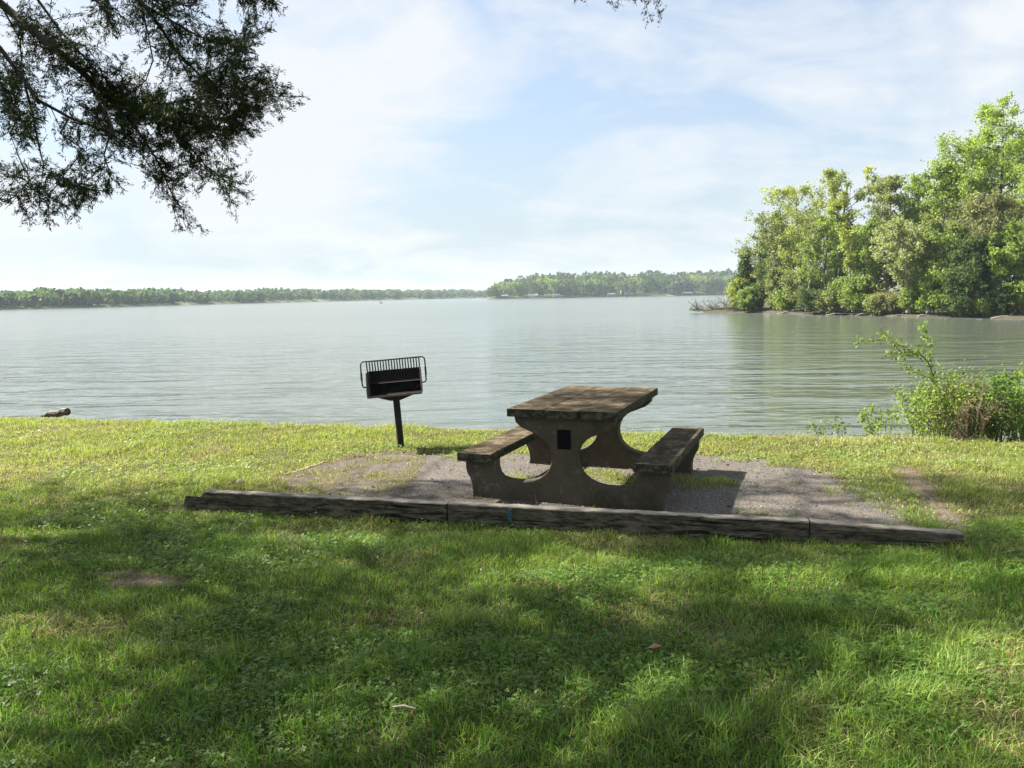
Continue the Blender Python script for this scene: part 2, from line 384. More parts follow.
# ------------------------------------------------------------------ timbers
m, t, p = mat('rotting timber'); v = obj_coord(t)
n0 = t.noise(t.mapping(v, (2.4, 8, 11)), 2.6, 8, .75, .4); n1 = t.noise(v, 3, 5, .6); n2 = t.noise(v, 50, 5, .7)
c = t.mix(t.ramp(n0, [(.40, 0.0), (.62, 1.0)]), (0.018, 0.016, 0.012), (0.15, 0.13, 0.098))
c = t.mix(t.ramp(t.noise(t.mapping(v, (.55, 7, 16), (2, 3, 4)), 2.4, 6, .6, .8), [(.37, 1.0), (.43, 0.0)]), c, (0.006, 0.006, 0.005))
c = t.mix(t.ramp(n1, [(.52, 0.0), (.7, .55)]), c, (0.032, 0.045, 0.018))
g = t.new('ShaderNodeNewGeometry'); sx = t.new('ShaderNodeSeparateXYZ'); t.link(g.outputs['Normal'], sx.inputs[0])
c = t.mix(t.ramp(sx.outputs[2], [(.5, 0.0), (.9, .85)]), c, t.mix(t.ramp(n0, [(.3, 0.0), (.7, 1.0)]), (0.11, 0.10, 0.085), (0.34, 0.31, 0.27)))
t.link(c, p.inputs['Base Color']); p.inputs['Roughness'].default_value = .9; p.inputs['Specular IOR Level'].default_value = .15
bump(t, p, t.math('ADD', n0, t.math('MULTIPLY', n2, .3)), .8, .012); MATS['timber'] = m
m, t, p = mat('blue marking paint'); p.inputs['Base Color'].default_value = (0.018, 0.075, 0.105, 1); p.inputs['Roughness'].default_value = .7; MATS['blue'] = m
TD = unit(np.array([2.84 + 2.64, 5.0 - 6.39])); TR = math.atan2(TD[1], TD[0])
def timber(x0, x1, name_label, seed, cutl=0.0, cutr=0.0, notch=0.0, dz=0.0):
    P0 = np.array([-2.64, 6.39]); s0 = (x0 + 2.64) / TD[0]; s1 = (x1 + 2.64) / TD[0]; a = P0 + TD * s0; Ln = s1 - s0
    o = empty('landscape_timber', (a[0], a[1], 0), name_label, 'timber', 'old timbers edging the gravel pad', TR)
    r = np.random.default_rng(seed); n = int(Ln / .05) + 2; ss = np.linspace(0, Ln, n); h = .132; w = .092
    b = MB(); vs = []; fs = []
    wob = np.cumsum(r.normal(0, .0006, n))
    for i, s in enumerate(ss):
        zt = h + r.normal(0, .0012) + wob[i]
        sl_ = lambda z: s + (cutl * (z / h) * (1 - s / Ln) ** 40 if cutl else 0) - (cutr * (z / h) * (s / Ln) ** 40 if cutr else 0)
        if dz: zt -= dz * s / Ln
        if notch and s < notch: zt = h * (.38 + .25 * s / notch)
        prof = [(0 + r.normal(0, .001), -.05), (0 + r.normal(0, .0015), .04), (r.normal(0, .0015), .09), (.001 + r.normal(0, .001), zt - .007), (.007, zt), (w - .008, zt + r.normal(0, .001)), (w, zt - .008), (w, -.05)]
        vs += [(sl_(max(z, 0)), yv, z) for yv, z in prof]
        if i:
            q = (i - 1) * 8; fs += [(q + 8 + u, q + 8 + (u + 1) % 8, q + (u + 1) % 8, q + u) for u in range(8)]
    fs += [tuple(range(8)), tuple((n - 1) * 8 + u for u in range(7, -1, -1))]
    b.add(vs, [tuple(reversed(f)) for f in fs]); beam = b.build('beam', MATS['timber'], o)
    return o
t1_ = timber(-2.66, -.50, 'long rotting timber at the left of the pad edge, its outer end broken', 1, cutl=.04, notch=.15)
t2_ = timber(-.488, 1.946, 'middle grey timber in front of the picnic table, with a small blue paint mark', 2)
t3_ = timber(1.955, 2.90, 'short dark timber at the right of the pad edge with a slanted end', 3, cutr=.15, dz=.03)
pm = on_z(514, 510, .08); lp = Matrix.Rotation(-TR, 4, 'Z') @ (Vector((pm[0], pm[1], 0)) - t2_.location)
mb = MB()
for q in range(7):
    zc = .035 + q * .013; wv = .013 + .005 * math.sin(q * 2.1)
    mb.box(lp.x - wv + .004 * math.sin(q), lp.x + wv, -.0125 - .0004 * q, -.006, zc - .0066, zc + .0062)
mb.build('paint_mark', MATS['blue'], t2_)
# half-buried side rail at the left rim of the pad
A = on_z(292, 474); B = on_z(327, 462); dv = B - A; ln = np.linalg.norm(dv)
rail = empty('edging_rail', (A[0], A[1], 0), 'thin half buried wooden rail along the left rim of the pad', 'rail', rz=math.atan2(dv[1], dv[0]))
jag_slab(-.025, .025, 0, ln, -.02, .015, 14, .008, 5)
s_ = jag_slab(-.025, .025, 0, ln, -.02, .015, 14, .008, 5); mb = MB(); mb.add([(y, -x, z) for x, y, z in s_.v], s_.f); mb.build('board', MATS['timber'], rail)

# ------------------------------------------------------------------ grill
m, t, p = mat('sooty iron'); v = obj_coord(t); n = t.noise(v, 18, 5, .65)
t.link(t.ramp(n, [(.4, (0.008, 0.008, 0.009)), (.7, (0.03, 0.026, 0.023))]), p.inputs['Base Color']); p.inputs['Roughness'].default_value = .75; p.inputs['Metallic'].default_value = .2
p.inputs['Specular IOR Level'].default_value = .3; MATS['soot'] = m
m, t, p = mat('rusty plate'); v = obj_coord(t); n = t.noise(v, 14, 5, .65)
t.link(t.ramp(n, [(.35, (0.06, 0.038, 0.03)), (.55, (0.14, 0.11, 0.09)), (.75, (0.24, 0.215, 0.195))]), p.inputs['Base Color']); p.inputs['Roughness'].default_value = .7; p.inputs['Metallic'].default_value = .2; MATS['rust'] = m
G = on_z(401, 447.5)
grill = empty('park_grill', (G[0], G[1], .015), 'black iron park grill on a leaning post behind the gravel pad', 'grill')
grill.rotation_euler = (math.radians(-1), math.radians(-3.9), math.radians(5))
mb = MB(); mb.tube([(0, 0, -.1), (0, 0, .54)], .037, 16); mb.build('post', MATS['soot'], grill, smooth=False)
mb = MB(); mb.prism([(-.055, .52), (.055, .52), (.23, .578), (-.23, .578)], -.10, .10); mb.build('bracket', MATS['soot'], grill, bevel=.004)
fb = empty  # (readability only)
mb = MB()                                                   # firebox: floor, back, front lip
mb.box(-.285, .285, -.21, .21, .582, .590); mb.box(-.285, .285, .202, .210, .590, .84)
mb.box(-.285, .285, .08, .20, .70, .706)
box = mb.build('firebox', MATS['soot'], grill)
mb = MB(); mb.box(-.285, .285, -.222, -.2105, .578, .600); mb.build('front_lip', MATS['rust'], box)
for s in (-1, 1):
    mb = MB(); mb.prism([(-.20, .578), (.23, .578), (.23, .845), (-.12, .845), (-.22, .66)], 0, .007)
    # prism runs along y: turn it to face sideways
    mb.v = [(s * .286 + (y if s > 0 else -y), x, z) for x, y, z in mb.v]
    mb.build('side_plate', MATS['rust'], box)
mb = MB(); R_ = .008
mb.tube([(-.294, -.05, .685), (-.335, -.05, .69), (-.346, -.045, .71), (-.350, .0, .90), (-.345, .01, .945), (-.325, .015, .962), (.325, .015, .962), (.345, .01, .945), (.350, .0, .90), (.346, -.045, .71), (.335, -.05, .69), (.294, -.05, .685)], R_, 8)
grate = mb.build('grate', MATS['soot'], grill, smooth=True)
mb = MB()
for k in range(20):
    x = -.285 + k * .030
    mb.tube([(x, .015, .958), (x, .05, .72)], .0072, 5)
mb.tube([(-.29, .05, .72), (.29, .05, .72)], .006, 6)
mb.build('bars', MATS['soot'], grate)
for s in (-1, 1):
    mb = MB(); 
    for k in range(4): mb.box(s * .349 - .012, s * .349 + .012, -.04 + k * .004, -.02 + k * .004, .765 + k * .022, .777 + k * .022)
    mb.build('handle_coil', MATS['soot'], grate)
mb = MB(); mb.tube([(.235, .2005, .63), (.235, .194, .63)], .010, 8); mb.build('bolt', MATS['rust'], box)

# ------------------------------------------------------------------ grass
def blades(N, x, y, hgt, wid, lean, tone, nseg, r, name):
    """curved tapering blades; nseg quads + a tip; returned as quads (tip folded)"""
    z = z_ground(x, y) - .004; n = len(x)
    inpad = d_poly(x, y, PAD) < 0
    z = np.where(inpad, np.maximum(z, .004), z)
    az = r.random(n) * 2 * math.pi
    side = np.stack([np.cos(az), np.sin(az), np.zeros(n)], -1)
    la = lean[0]; ld = np.stack([np.cos(la), np.sin(la), np.zeros(n)], -1) * lean[1][:, None]
    base = np.stack([x, y, z], -1); up = np.array([0, 0, 1.0])
    rings = []
    for k in range(nseg + 1):
        tt = k / nseg; wk = wid * (1 - tt ** 1.6) * (1 if k else .7)
        c = base + up * (hgt * tt * (1 - .25 * lean[1] * tt))[:, None] + ld * (hgt * tt * tt)[:, None]
        rings.append((c - side * wk[:, None] * .5, c + side * wk[:, None] * .5))
    Q = []
    for k in range(nseg):
        a, b = rings[k]; c, d = rings[k + 1]
        Q.append(np.stack([a, b, d, c], 1))
    Vv = np.stack(Q, 1).reshape(-1, 3)                       # n, nseg, 4
    return Vv, np.repeat(tone, nseg, axis=0)

LUSH = np.array([0.098, 0.212, 0.026]); MID = np.array([0.142, 0.242, 0.042]); YEL = np.array([0.345, 0.36, 0.125]); DRY = np.array([0.40, 0.335, 0.18])
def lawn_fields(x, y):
    far = sstep(5.6, 7.6, y + .25 * x * 0.3)  # lawn past the tree's shade, where sunlit paleness is put into the tones
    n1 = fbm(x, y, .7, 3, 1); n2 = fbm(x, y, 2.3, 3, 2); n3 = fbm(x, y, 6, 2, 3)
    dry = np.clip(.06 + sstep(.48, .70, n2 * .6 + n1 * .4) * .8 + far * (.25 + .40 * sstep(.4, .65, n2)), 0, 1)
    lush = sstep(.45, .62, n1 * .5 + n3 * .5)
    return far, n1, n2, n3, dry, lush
def density(x, y):
    d = np.ones(len(x))
    pad = d_poly(x, y, PAD) + .22 * (fbm(x, y, 4.5, 3, 3) - .5)
    inside = 1 - sstep(-.16, .06, pad)
    d *= 1 - inside
    lf = (x < -.9) & (pad < 0); d = np.where(lf, np.maximum(d, 1.0 * sstep(-.4, -1.3, x) * sstep(.33, .58, fbm(x, y, 4, 2, 12))), d)
    d = np.where((pad < 0) & (pad > -.5), np.maximum(d, .5 * sstep(.60, .74, fbm(x, y, 5.5, 2, 19))), d)
    d = np.where(pad < 0, np.maximum(d, .85 * ellipses(x, y, WEEDS)), d)
    d *= 1 - .80 * ellipses(x, y, SOIL)
    d *= 1 - .8 * (1 - sstep(-.10, .12, d_poly(x, y, STRIP) + .30 * (fbm(x, y, 5, 3) - .5)))
    d *= 1 - sstep(-.24, -.09, y - shore_y(x) + .16 * (fbm(x, y, 2, 2, 8) - .5))
    # nothing grows through the timbers
    s = (x + 2.64) * TD[0] + (y - 6.39) * TD[1]; q = -(x + 2.64) * TD[1] + (y - 6.39) * TD[0]
    d = np.where((s > -.05) & (s < 5.75) & (q > -.004) & (q < .12), 0, d)
    d *= .55 + .9 * fbm(x, y, 5, 2, 6)
    return d

GV, GT = [], []
def zone(n_m2, y0, y1, hscale, wscale, nseg, margin=1.2, seed=0):
    r = np.random.default_rng(seed)
    W1 = .66 * y1 + margin; A = 2 * W1 * (y1 - y0); N = int(A * n_m2)
    x = (r.random(N) * 2 - 1) * W1; y = y0 + (y1 - y0) * r.random(N)
    k = (np.abs(x) < .66 * y + margin) & (r.random(N) < density(x, y)); x, y = x[k], y[k]; n = len(x)
    far, n1, n2, n3, dry, lush = lawn_fields(x, y)
    u = r.random((n, 1)); v = r.random(n)
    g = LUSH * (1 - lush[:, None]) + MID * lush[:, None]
    g = g * (1 - far[:, None] * .85) + (MID * .35 + YEL * .65) * far[:, None] * .85  # sunlit strip painted yellower and brighter in the blade colour
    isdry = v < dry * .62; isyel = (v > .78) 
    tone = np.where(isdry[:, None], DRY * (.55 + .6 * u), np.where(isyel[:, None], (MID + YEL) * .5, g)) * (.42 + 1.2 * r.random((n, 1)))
    hh = (.024 + .034 * n1 + .03 * sstep(.5, .75, n3)) * (.55 + .8 * r.random(n)) * hscale
    tuft = sstep(.62, .74, fbm(x, y, 1.5, 2, 21)); hh *= 1 + .75 * tuft
    hh = np.where(isdry, hh * .75, hh); hh *= 1 + 1.3 * sstep(-.5, -.1, y - shore_y(x)) * sstep(.5, .7, fbm(x, y, 1.7, 2, 91))
    soil = (ellipses(x, y, SOIL) > .3) | (d_poly(x, y, STRIP) < 0) | ((d_poly(x, y, PAD) < 0) & (x < -.7) & (r.random(n) < .75))
    tone = np.where(soil[:, None], DRY * (.35 + .5 * u), tone); hh = np.where(soil, .022, hh)
    ww = (.0026 + .0022 * r.random(n)) * wscale
    la = fbm(x, y, 1.8, 2, 15) * 14 + r.normal(0, 1.7, n); lm = np.abs(r.normal(.7, .5, n)) + .6 * isdry
    Vv, T = blades(n, x, y, hh, ww, (la, np.clip(lm, 0, 1.8)), tone, nseg, r, 'g'); GV.append(Vv); GT.append(T); return n
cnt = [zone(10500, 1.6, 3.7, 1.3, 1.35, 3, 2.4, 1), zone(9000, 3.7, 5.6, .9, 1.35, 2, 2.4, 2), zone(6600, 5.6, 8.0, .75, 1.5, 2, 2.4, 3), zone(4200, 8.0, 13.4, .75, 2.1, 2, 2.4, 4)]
# clover leaves: three round leaflets
def clover(n_m2, y0, y1, size, seed):
    r = np.random.default_rng(seed); W1 = .66 * y1 + 2.2; N = int(2 * W1 * (y1 - y0) * n_m2)
    x = (r.random(N) * 2 - 1) * W1; y = y0 + (y1 - y0) * r.random(N)
    patch = sstep(.52, .66, fbm(x, y, 1.1, 3, 33)); patch = np.maximum(patch, ellipses(x, y, [(1.95, 4.1, .55, .22), (1.2, 4.75, .7, .3), (.35, 4.6, .5, .2), (3.0, 6.2, .3, .55), (.3, 3.2, .3, .15)]))
    k = (np.abs(x) < .66 * y + 2.2) & (r.random(N) < patch * np.clip(density(x, y), 0, 1)); x, y = x[k], y[k]; n = len(x)
    z = z_ground(x, y) + .018 + .03 * r.random(n); az = r.random(n) * 6.28
    far = lawn_fields(x, y)[0][:, None]
    tone = (np.array([.095, .175, .032]) * (1 - far) + np.array([.2, .29, .07]) * far) * (.7 + .6 * r.random((n, 1)))  # clover leaves get the same painted sunlit tone past the shade
    nrm = unit(np.stack([r.normal(0, .3, n), r.normal(0, .3, n), np.ones(n)], -1))
    for q in range(3):
        a = az + q * 2.094; d = np.stack([np.cos(a), np.sin(a), np.zeros(n)], -1); d = unit(d - nrm * np.sum(d * nrm, 1, keepdims=True)); b = np.cross(nrm, d)
        c = np.stack([x, y, z], -1); s = (size * (.7 + .6 * r.random(n)))[:, None]
        Q = np.stack([c, c + d * s * .6 + b * s * .5, c + d * s * 1.05, c + d * s * .6 - b * s * .5], 1)
        GV.append(Q.reshape(-1, 3)); GT.append(tone)
clover(2600, 2.2, 5.5, .011, 41); clover(800, 5.5, 10.8, .013, 42)
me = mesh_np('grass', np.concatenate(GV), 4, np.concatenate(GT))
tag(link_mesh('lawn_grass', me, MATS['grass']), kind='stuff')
print('blades', cnt, 'faces', len(me.polygons))
# clover heads (small white balls of petals)
r = np.random.default_rng(77); N = 26000; x = (r.random(N) * 2 - 1) * 8.5; y = 3 + 8 * r.random(N)
pr = .006 + .8 * sstep(8.0, 9.2, y + .25 * x) * sstep(.38, .62, fbm(x, y, 1.2, 2, 51)) * (.25 + .75 * sstep(-1.5, 1.5, x))
pr = np.maximum(pr, .30 * ellipses(x, y, [(2.95, 6.0, .22, .45)])); pr = np.maximum(pr, .06 * sstep(6.5, 8, y))
k = (r.random(N) < pr * np.clip(density(x, y), 0, 1)) & (np.abs(x) < .66 * y + 1); x, y = x[k], y[k]; n = len(x); z = z_ground(x, y) + .035 + .03 * r.random(n)
PV = []
for q in range(5):
    C = np.stack([x, y, z], -1) + r.normal(0, .0028, (n, 3)); PV.append(leaf_cards(C, .007 + .004 * r.random(n), .8, r=r))
tag(link_mesh('clover_flowers', mesh_np('clover_flowers', np.concatenate(PV), 4, np.array([.55, .53, .46]) * np.ones((5 * n, 1))), MATS['petal']), kind='stuff')
# dead grass stalks in front of the timbers and loose thatch
mb = MB()
for px0, py0, px1, py1 in ((424, 512, 421, 489), (436, 514, 438, 492), (350, 508, 358, 488), (448, 516, 441, 497), (689, 524, 686, 500), (725, 527, 724, 502), (750, 530, 749, 520), (536, 512, 535, 494), (664, 520, 668, 498), (540, 700, 527, 665), (730, 735, 727, 678)):
    b = on_z(px0, py0, 0.0); tp = at_y(px1, py1, b[1] - .03); mid = (b + tp) / 2 + np.array([.006, 0, .01]); mb.tube([b, mid, tp], [.0016, .0014, .0009], 4)
tag(mb.build('dry_grass_stalks', MATS['twig']), kind='stuff')
r = np.random.default_rng(5)
pale = on_z(235, 485, .02)
r = np.random.default_rng(61); n = 900; x = r.uniform(-2.4, 3.0, n); y = r.uniform(5.2, 8.6, n); k = d_poly(x, y, PAD) < .1; x, y = x[k], y[k]; n = len(x)
C = np.stack([x, y, np.full(n, .022) + .006 * r.random(n)], -1); ax_ = np.stack([r.normal(size=n), r.normal(size=n), r.normal(0, .15, n)], -1)
TL = np.array([.16, .10, .055]) * (.4 + 1.1 * r.random((n, 1)))
tag(link_mesh('leaf_litter', mesh_np('leaf_litter', leaf_cards(C, .022 + .03 * r.random(n), .35, axis=ax_, r=r), 4, TL), MATS['leaf']), kind='stuff')
n = 2600; x = r.uniform(-2.5, 3.1, n); y = r.uniform(5.1, 8.7, n); dp = d_poly(x, y, PAD); k = (dp < .12) & (r.random(n) < np.where(dp > -.25, .9, .35)); x, y = x[k], y[k]; n = len(x)
oc = np.array([[1, 0, 0], [0, 1, 0], [-1, 0, 0], [0, -1, 0], [0, 0, .7], [0, 0, -.7]], float); fc = [(0, 1, 4), (1, 2, 4), (2, 3, 4), (3, 0, 4)]
sz = (.004 + .009 * r.random(n) ** 2.5)[:, None, None]; rot = r.random(n) * 6.28; cs_, sn_ = np.cos(rot), np.sin(rot); P = oc[None] * (1 + r.normal(0, .22, (n, 6, 1))) * sz
P = np.stack([P[..., 0] * cs_[:, None] - P[..., 1] * sn_[:, None], P[..., 0] * sn_[:, None] + P[..., 1] * cs_[:, None], P[..., 2]], -1) + np.stack([x, y, np.full(n, .016)], -1)[:, None]
Vp = np.stack([P[:, list(f)] for f in fc], 1).reshape(-1, 3)
MATS['pebble'] = leaf_mat('loose stones', 0.0, .9, (1, 1, 1), .2)
tag(link_mesh('loose_stones', mesh_np('loose_stones', Vp, 3, np.repeat(np.array([.27, .235, .20]) * (.5 + .9 * r.random((n, 1))), 4, 0)), MATS['pebble']), kind='stuff')
import bmesh
def rock(name, loc, size, seed, m, label, cat):
    b = bmesh.new(); bmesh.ops.create_icosphere(b, subdivisions=3, radius=1); rr = np.random.default_rng(seed); k = rr.normal(size=(6, 3))
    for v_ in b.verts:
        p_ = np.array(v_.co); s = 1 + .12 * sum(math.sin(2.2 * (p_ @ kk) + i) for i, kk in enumerate(k)) / 2
        v_.co = Vector((p_ * s * np.array(size)).tolist())
    me = bpy.data.meshes.new(name); b.to_mesh(me); b.free(); me.polygons.foreach_set('use_smooth', [True] * len(me.polygons))
    o = link_mesh(name, me, m); o.location = loc; return tag(o, label, cat)
m, t, p = mat('pale stone'); v = obj_coord(t); t.link(t.ramp(t.noise(v, 40, 5), [(.3, (.30, .26, .22)), (.7, (.5, .46, .4))]), p.inputs['Base Color']); p.inputs['Roughness'].default_value = .9; MATS['stone'] = m
rock('stone', (pale[0], pale[1] + .12, .02), (.028, .024, .022), 3, MATS['stone'], 'small pale stone lying behind the left timber', 'stone')
lf = on_z(655, 652, .03); mb = MB(); mb.add([(-.035, 0, 0), (-.01, -.02, .008), (.035, -.004, .012), (.0, .022, .012), (0, 0, -.004)], [(0, 1, 4), (1, 2, 4), (2, 3, 4), (3, 0, 4)])
m, t, p = mat('dead leaf'); p.inputs['Base Color'].default_value = (.30, .16, .10, 1); p.inputs['Roughness'].default_value = .8
o = mb.build('fallen_leaf', m); o.location = (lf[0], lf[1], .05); tag(o, 'curled reddish brown dead leaf lying on the shaded lawn', 'leaf')
a = on_z(404, 712, .03); mb = MB(); mb.tube([(-.05, .01, 0), (0, 0, .012), (.05, -.012, .004)], [.004, .005, .003], 5); o = mb.build('twig', MATS['driftwood']); o.location = (a[0], a[1], .045); tag(o, 'short pale twig lying in the foreground grass', 'twig')

# log on the bank
A = np.array([-6.62, 11.98, 0.03]); B = np.array([-7.15, 12.25, -.06])
mb = MB(); pts = [A + (B - A) * k / 6 + np.array([0, 0, .012 * math.sin(k * 2)]) for k in range(7)]; mb.tube(pts, [.058, .056, .053, .05, .046, .04, .03], 9)
o = mb.build('driftwood_log', MATS['timber'], smooth=False); tag(o, 'grey driftwood log with a sawn end at the top of the left bank', 'log')

# ------------------------------------------------------------------ trees
def tree_parts(r, H, R, clear=.25, nlimb=14, leaves=5000, leaf=.22, tones=((.1, .17, .03), (.16, .22, .05)), clump=.75, lean=(0, 0), shape='round', trunk_r=None, flat=.85, fine=3, top_open=0.0, bark='bark', lsub=(8, 11), holes=0.0):
    tr = trunk_r or H * .013
    n = 9; zs = np.linspace(0, H * .93, n); wob = np.cumsum(r.normal(0, H * .008, (n, 2)), 0); wob[0] = 0
    T = np.stack([lean[0] * H * (zs / H) ** 1.2 + wob[:, 0], lean[1] * H * (zs / H) ** 1.2 + wob[:, 1], zs], -1)
    mb = MB(); mb.tube(T, list(tr * (1 - .88 * (zs / H) ** .9) + .012), 7, cap=False)
    def trunk_at(z): return np.array([np.interp(z, zs, T[:, k]) for k in range(3)])
    clumps = []
    for i in range(nlimb):
        f = clear + (1 - clear) * ((i + r.random() * .8) / nlimb) ** .9; f = min(f, .97)
        g = (f - clear) / (1 - clear)
        if shape == 'cone': ext = R * (1 - .92 * g) * (.8 + .35 * r.random()); upang = r.uniform(-.05, .35)
        elif shape == 'vase': ext = R * (.45 + .75 * g) * (.7 + .5 * r.random()); upang = r.uniform(.5, 1.1)
        else: ext = R * math.sqrt(max(.06, 1 - (1.75 * (g - .45)) ** 2)) * (.6 + .65 * r.random()); upang = r.uniform(.15, .8)
        az = i * 2.4 + r.normal(0, .4); z0 = max(f * H * (1 - .12 * math.sin(upang)) - ext * .35 * math.sin(upang), clear * H * .8)
        b0 = trunk_at(z0); d = np.array([math.cos(az) * math.cos(upang), math.sin(az) * math.cos(upang), math.sin(upang)])
        pts = [b0]; 
        for k in range(1, 5):
            pts.append(b0 + d * ext * k / 4 + np.array([0, 0, ext * .10 * (k / 4) ** 2 * (1 if shape != 'cone' else -1)]) + r.normal(0, ext * .035, 3))
        r0 = max(.02, tr * .42 * (1 - .6 * f)); mb.tube(pts, [r0, r0 * .75, r0 * .55, r0 * .38, r0 * .18], 5, cap=False)
        for q in range(r.integers(*lsub) + 1):
            tpos = r.uniform(.35, 1.0); j = min(int(tpos * 4), 3); base = pts[j] + (pts[j + 1] - pts[j]) * (tpos * 4 - j)
            sd = unit(d * .6 + r.normal(0, .65, 3) + np.array([0, 0, .25])); ll = ext * r.uniform(.18, .52)
            e = base + sd * ll; mb.tube([base, (base + e) / 2 + r.normal(0, ll * .06, 3), e], [r0 * .35, r0 * .25, r0 * .1], 3, cap=False)
            if r.random() > holes:
                clumps.append((e, clump * r.uniform(.35, 1.35)));
                if r.random() < .6: clumps.append(((base + e) / 2, clump * r.uniform(.5, 1.0)))
        if r.random() > holes: clumps.append((pts[-1], clump * r.uniform(.6, 1.2)))
    if r.random() > top_open: clumps.append((T[-1], clump))
    cw = np.array([c[1] ** 2 for c in clumps]); num = np.maximum((leaves * cw / cw.sum()).astype(int), 3)
    V, Tn = [], []; t0, t1 = np.array(tones[0]), np.array(tones[1])
    for (c, rc), k in zip(clumps, num):
        q = r.normal(size=(k, 3)); q = unit(q) * (r.random((k, 1)) ** .45); P = c + q * rc * np.array([1, 1, flat])
        # twigs inside a clump: leaves gather in small knots
        kn = c + unit(r.normal(size=(7, 3))) * rc * .75 * np.array([1, 1, flat]); w = kn[r.integers(0, 7, k)]; P = P * .62 + w * .38 + r.normal(0, rc * .12, (k, 3))
        V.append(leaf_cards(P, leaf * (.6 + .7 * r.random(k)), .62, r=r)); mix = np.clip(r.normal(.5, .28), 0, 1)
        Tn.append((t0 * (1 - mix) + t1 * mix) * (.75 + .5 * r.random((k, 1))))
    return mb, np.concatenate(V), np.concatenate(Tn)

def tree(name, loc, label, cat, group, r, m_leaf='leaf', **kw):
    bark = kw.pop('bark', 'bark'); mb, V, T = tree_parts(r, **kw)
    o = empty(name, loc, label, cat, group)
    mb.build('trunk', MATS[bark], o, smooth=True)
    link_mesh('crown', mesh_np('crown', V, 4, T), MATS[m_leaf], o)
    return o

# --- peninsula on the right
def pen_depth(px): return float(np.interp(px, [690, 740, 820, 910, 1024, 1200, 1500], [100, 91, 78.8, 69, 61, 52, 43]))
shore_px = [736, 760, 790, 820, 850, 880, 910, 940, 970, 1000, 1030, 1080, 1150, 1250, 1400]
front = []
for i, pxx in enumerate(shore_px):
    Y = pen_depth(pxx) + .6 * math.sin(i * 1.9); front.append((at_y(pxx, 316, Y)[0], Y))
mb = MB(); rows = []
offs = [(-2.0, -1.4), (-.6, WATER - .1), (0, WATER + .02), (.5, WATER + .18), (4, WATER + .5), (15, WATER + 1.4), (60, WATER + 2.2)]
ins_c = np.array([110, 130.0])
vs, fs = [], []
left_tip = [(front[0][0] - 3.5, front[0][1] + 1.0)] + front
for i, (X, Y) in enumerate(left_tip):
    d = unit(np.array([.62, .78])) if i > 1 else unit(np.array([.8, .6]))
    for o_, z in offs:
        k = math.sin(i * 3.1 + o_) * .12; vs.append((X + d[0] * o_, Y + d[1] * o_, z + k * (0 < o_ < 20)))
nc = len(offs)
for i in range(len(left_tip) - 1):
    for j in range(nc - 1): fs.append((i * nc + j, (i + 1) * nc + j, (i + 1) * nc + j + 1, i * nc + j + 1))
mb.add(vs, fs)
m, t, p = mat('shore earth'); v = obj_coord(t); n = t.noise(v, 2.5, 6, .65)
t.link(t.ramp(n, [(.35, (.03, .03, .015)), (.6, (.05, .045, .026)), (.85, (.10, .085, .06))]), p.inputs['Base Color']); p.inputs['Roughness'].default_value = .95; MATS['earth'] = m
tag(mb.build('peninsula_bank', MATS['earth'], smooth=True), kind='structure')

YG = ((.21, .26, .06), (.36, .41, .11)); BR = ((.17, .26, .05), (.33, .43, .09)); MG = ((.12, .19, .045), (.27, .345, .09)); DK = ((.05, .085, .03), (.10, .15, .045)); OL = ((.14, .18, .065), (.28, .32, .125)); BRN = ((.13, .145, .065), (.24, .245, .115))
def pen_tree(px, top, hw, back, tones, kindname, label, seed, base_y=None, **kw):
    Y = pen_depth(px) + back; base = at_y(px, 316, Y); gz = WATER + .3 + .05 * back; zt = at_y(px, top, Y)[2]
    H = zt - gz; R = hw * Y / FPX
    kw['leaves'] = int(kw.get('leaves', 2600 + 26 * H * R) * 3.0); kw.setdefault('clump', .10 * R + .38); kw.setdefault('leaf', .21); kw.setdefault('holes', .10); kw['nlimb'] = int(kw['nlimb'] * 1.5)
    return tree(kindname, (base[0], base[1], gz), label, kw.pop('cat', 'tree'), kw.pop('group', 'trees on the wooded peninsula'), np.random.default_rng(seed), H=H, R=R, tones=tones, **kw)
pen_tree(745, 249, 13, 2.5, DK, 'cedar_tree', 'small dark pointed cedar at the left tip of the wooded point', 101, shape='cone', clear=.08, nlimb=30, leaves=4500, leaf=.2, clump=.6, m_leaf='leaf')
pen_tree(771, 212, 25, 4, OL, 'broadleaf_tree', 'olive green tree just right of the dark cedar on the point', 102, clear=.18, nlimb=20)
pen_tree(796, 184, 31, 6, YG, 'broadleaf_tree', 'tall yellow green tree with a wide crown near the left end of the point', 103, bark='grey_bark', clear=.25, nlimb=22, top_open=1)
pen_tree(838, 175, 26, 5, YG, 'broadleaf_tree', 'tall open crowned tree with a dark forked trunk showing, mid left of the point', 104, clear=.5, nlimb=9, shape='vase', holes=.35, trunk_r=.26)
pen_tree(822, 215, 24, 3, MG, 'broadleaf_tree', 'mid green tree below and in front of the tall open crowned tree', 105, clear=.2, nlimb=18)
pen_tree(863, 222, 20, 3, MG, 'broadleaf_tree', 'mid green tree filling the dip in the treeline', 106, bark='grey_bark', clear=.2, nlimb=18)
pen_tree(885, 171, 22, 6, OL, 'broadleaf_tree', 'thin topped tree with bare grey twigs sticking out of its crown', 107, clear=.35, nlimb=20, holes=.45, bark='grey_bark', leaves=3500)
pen_tree(908, 222, 24, .6, ((.24, .28, .13), (.34, .38, .18)), 'willow_tree', 'pale grey green tree with a trunk leaning left over the water', 108, clear=.3, nlimb=16, lean=(-.22, -.05), bark='grey_bark', holes=.25, leaves=3200, trunk_r=.22)
pen_tree(913, 176, 24, 8, BR, 'broadleaf_tree', 'bright green tree right of the bare twigged one', 109, clear=.25, nlimb=20)
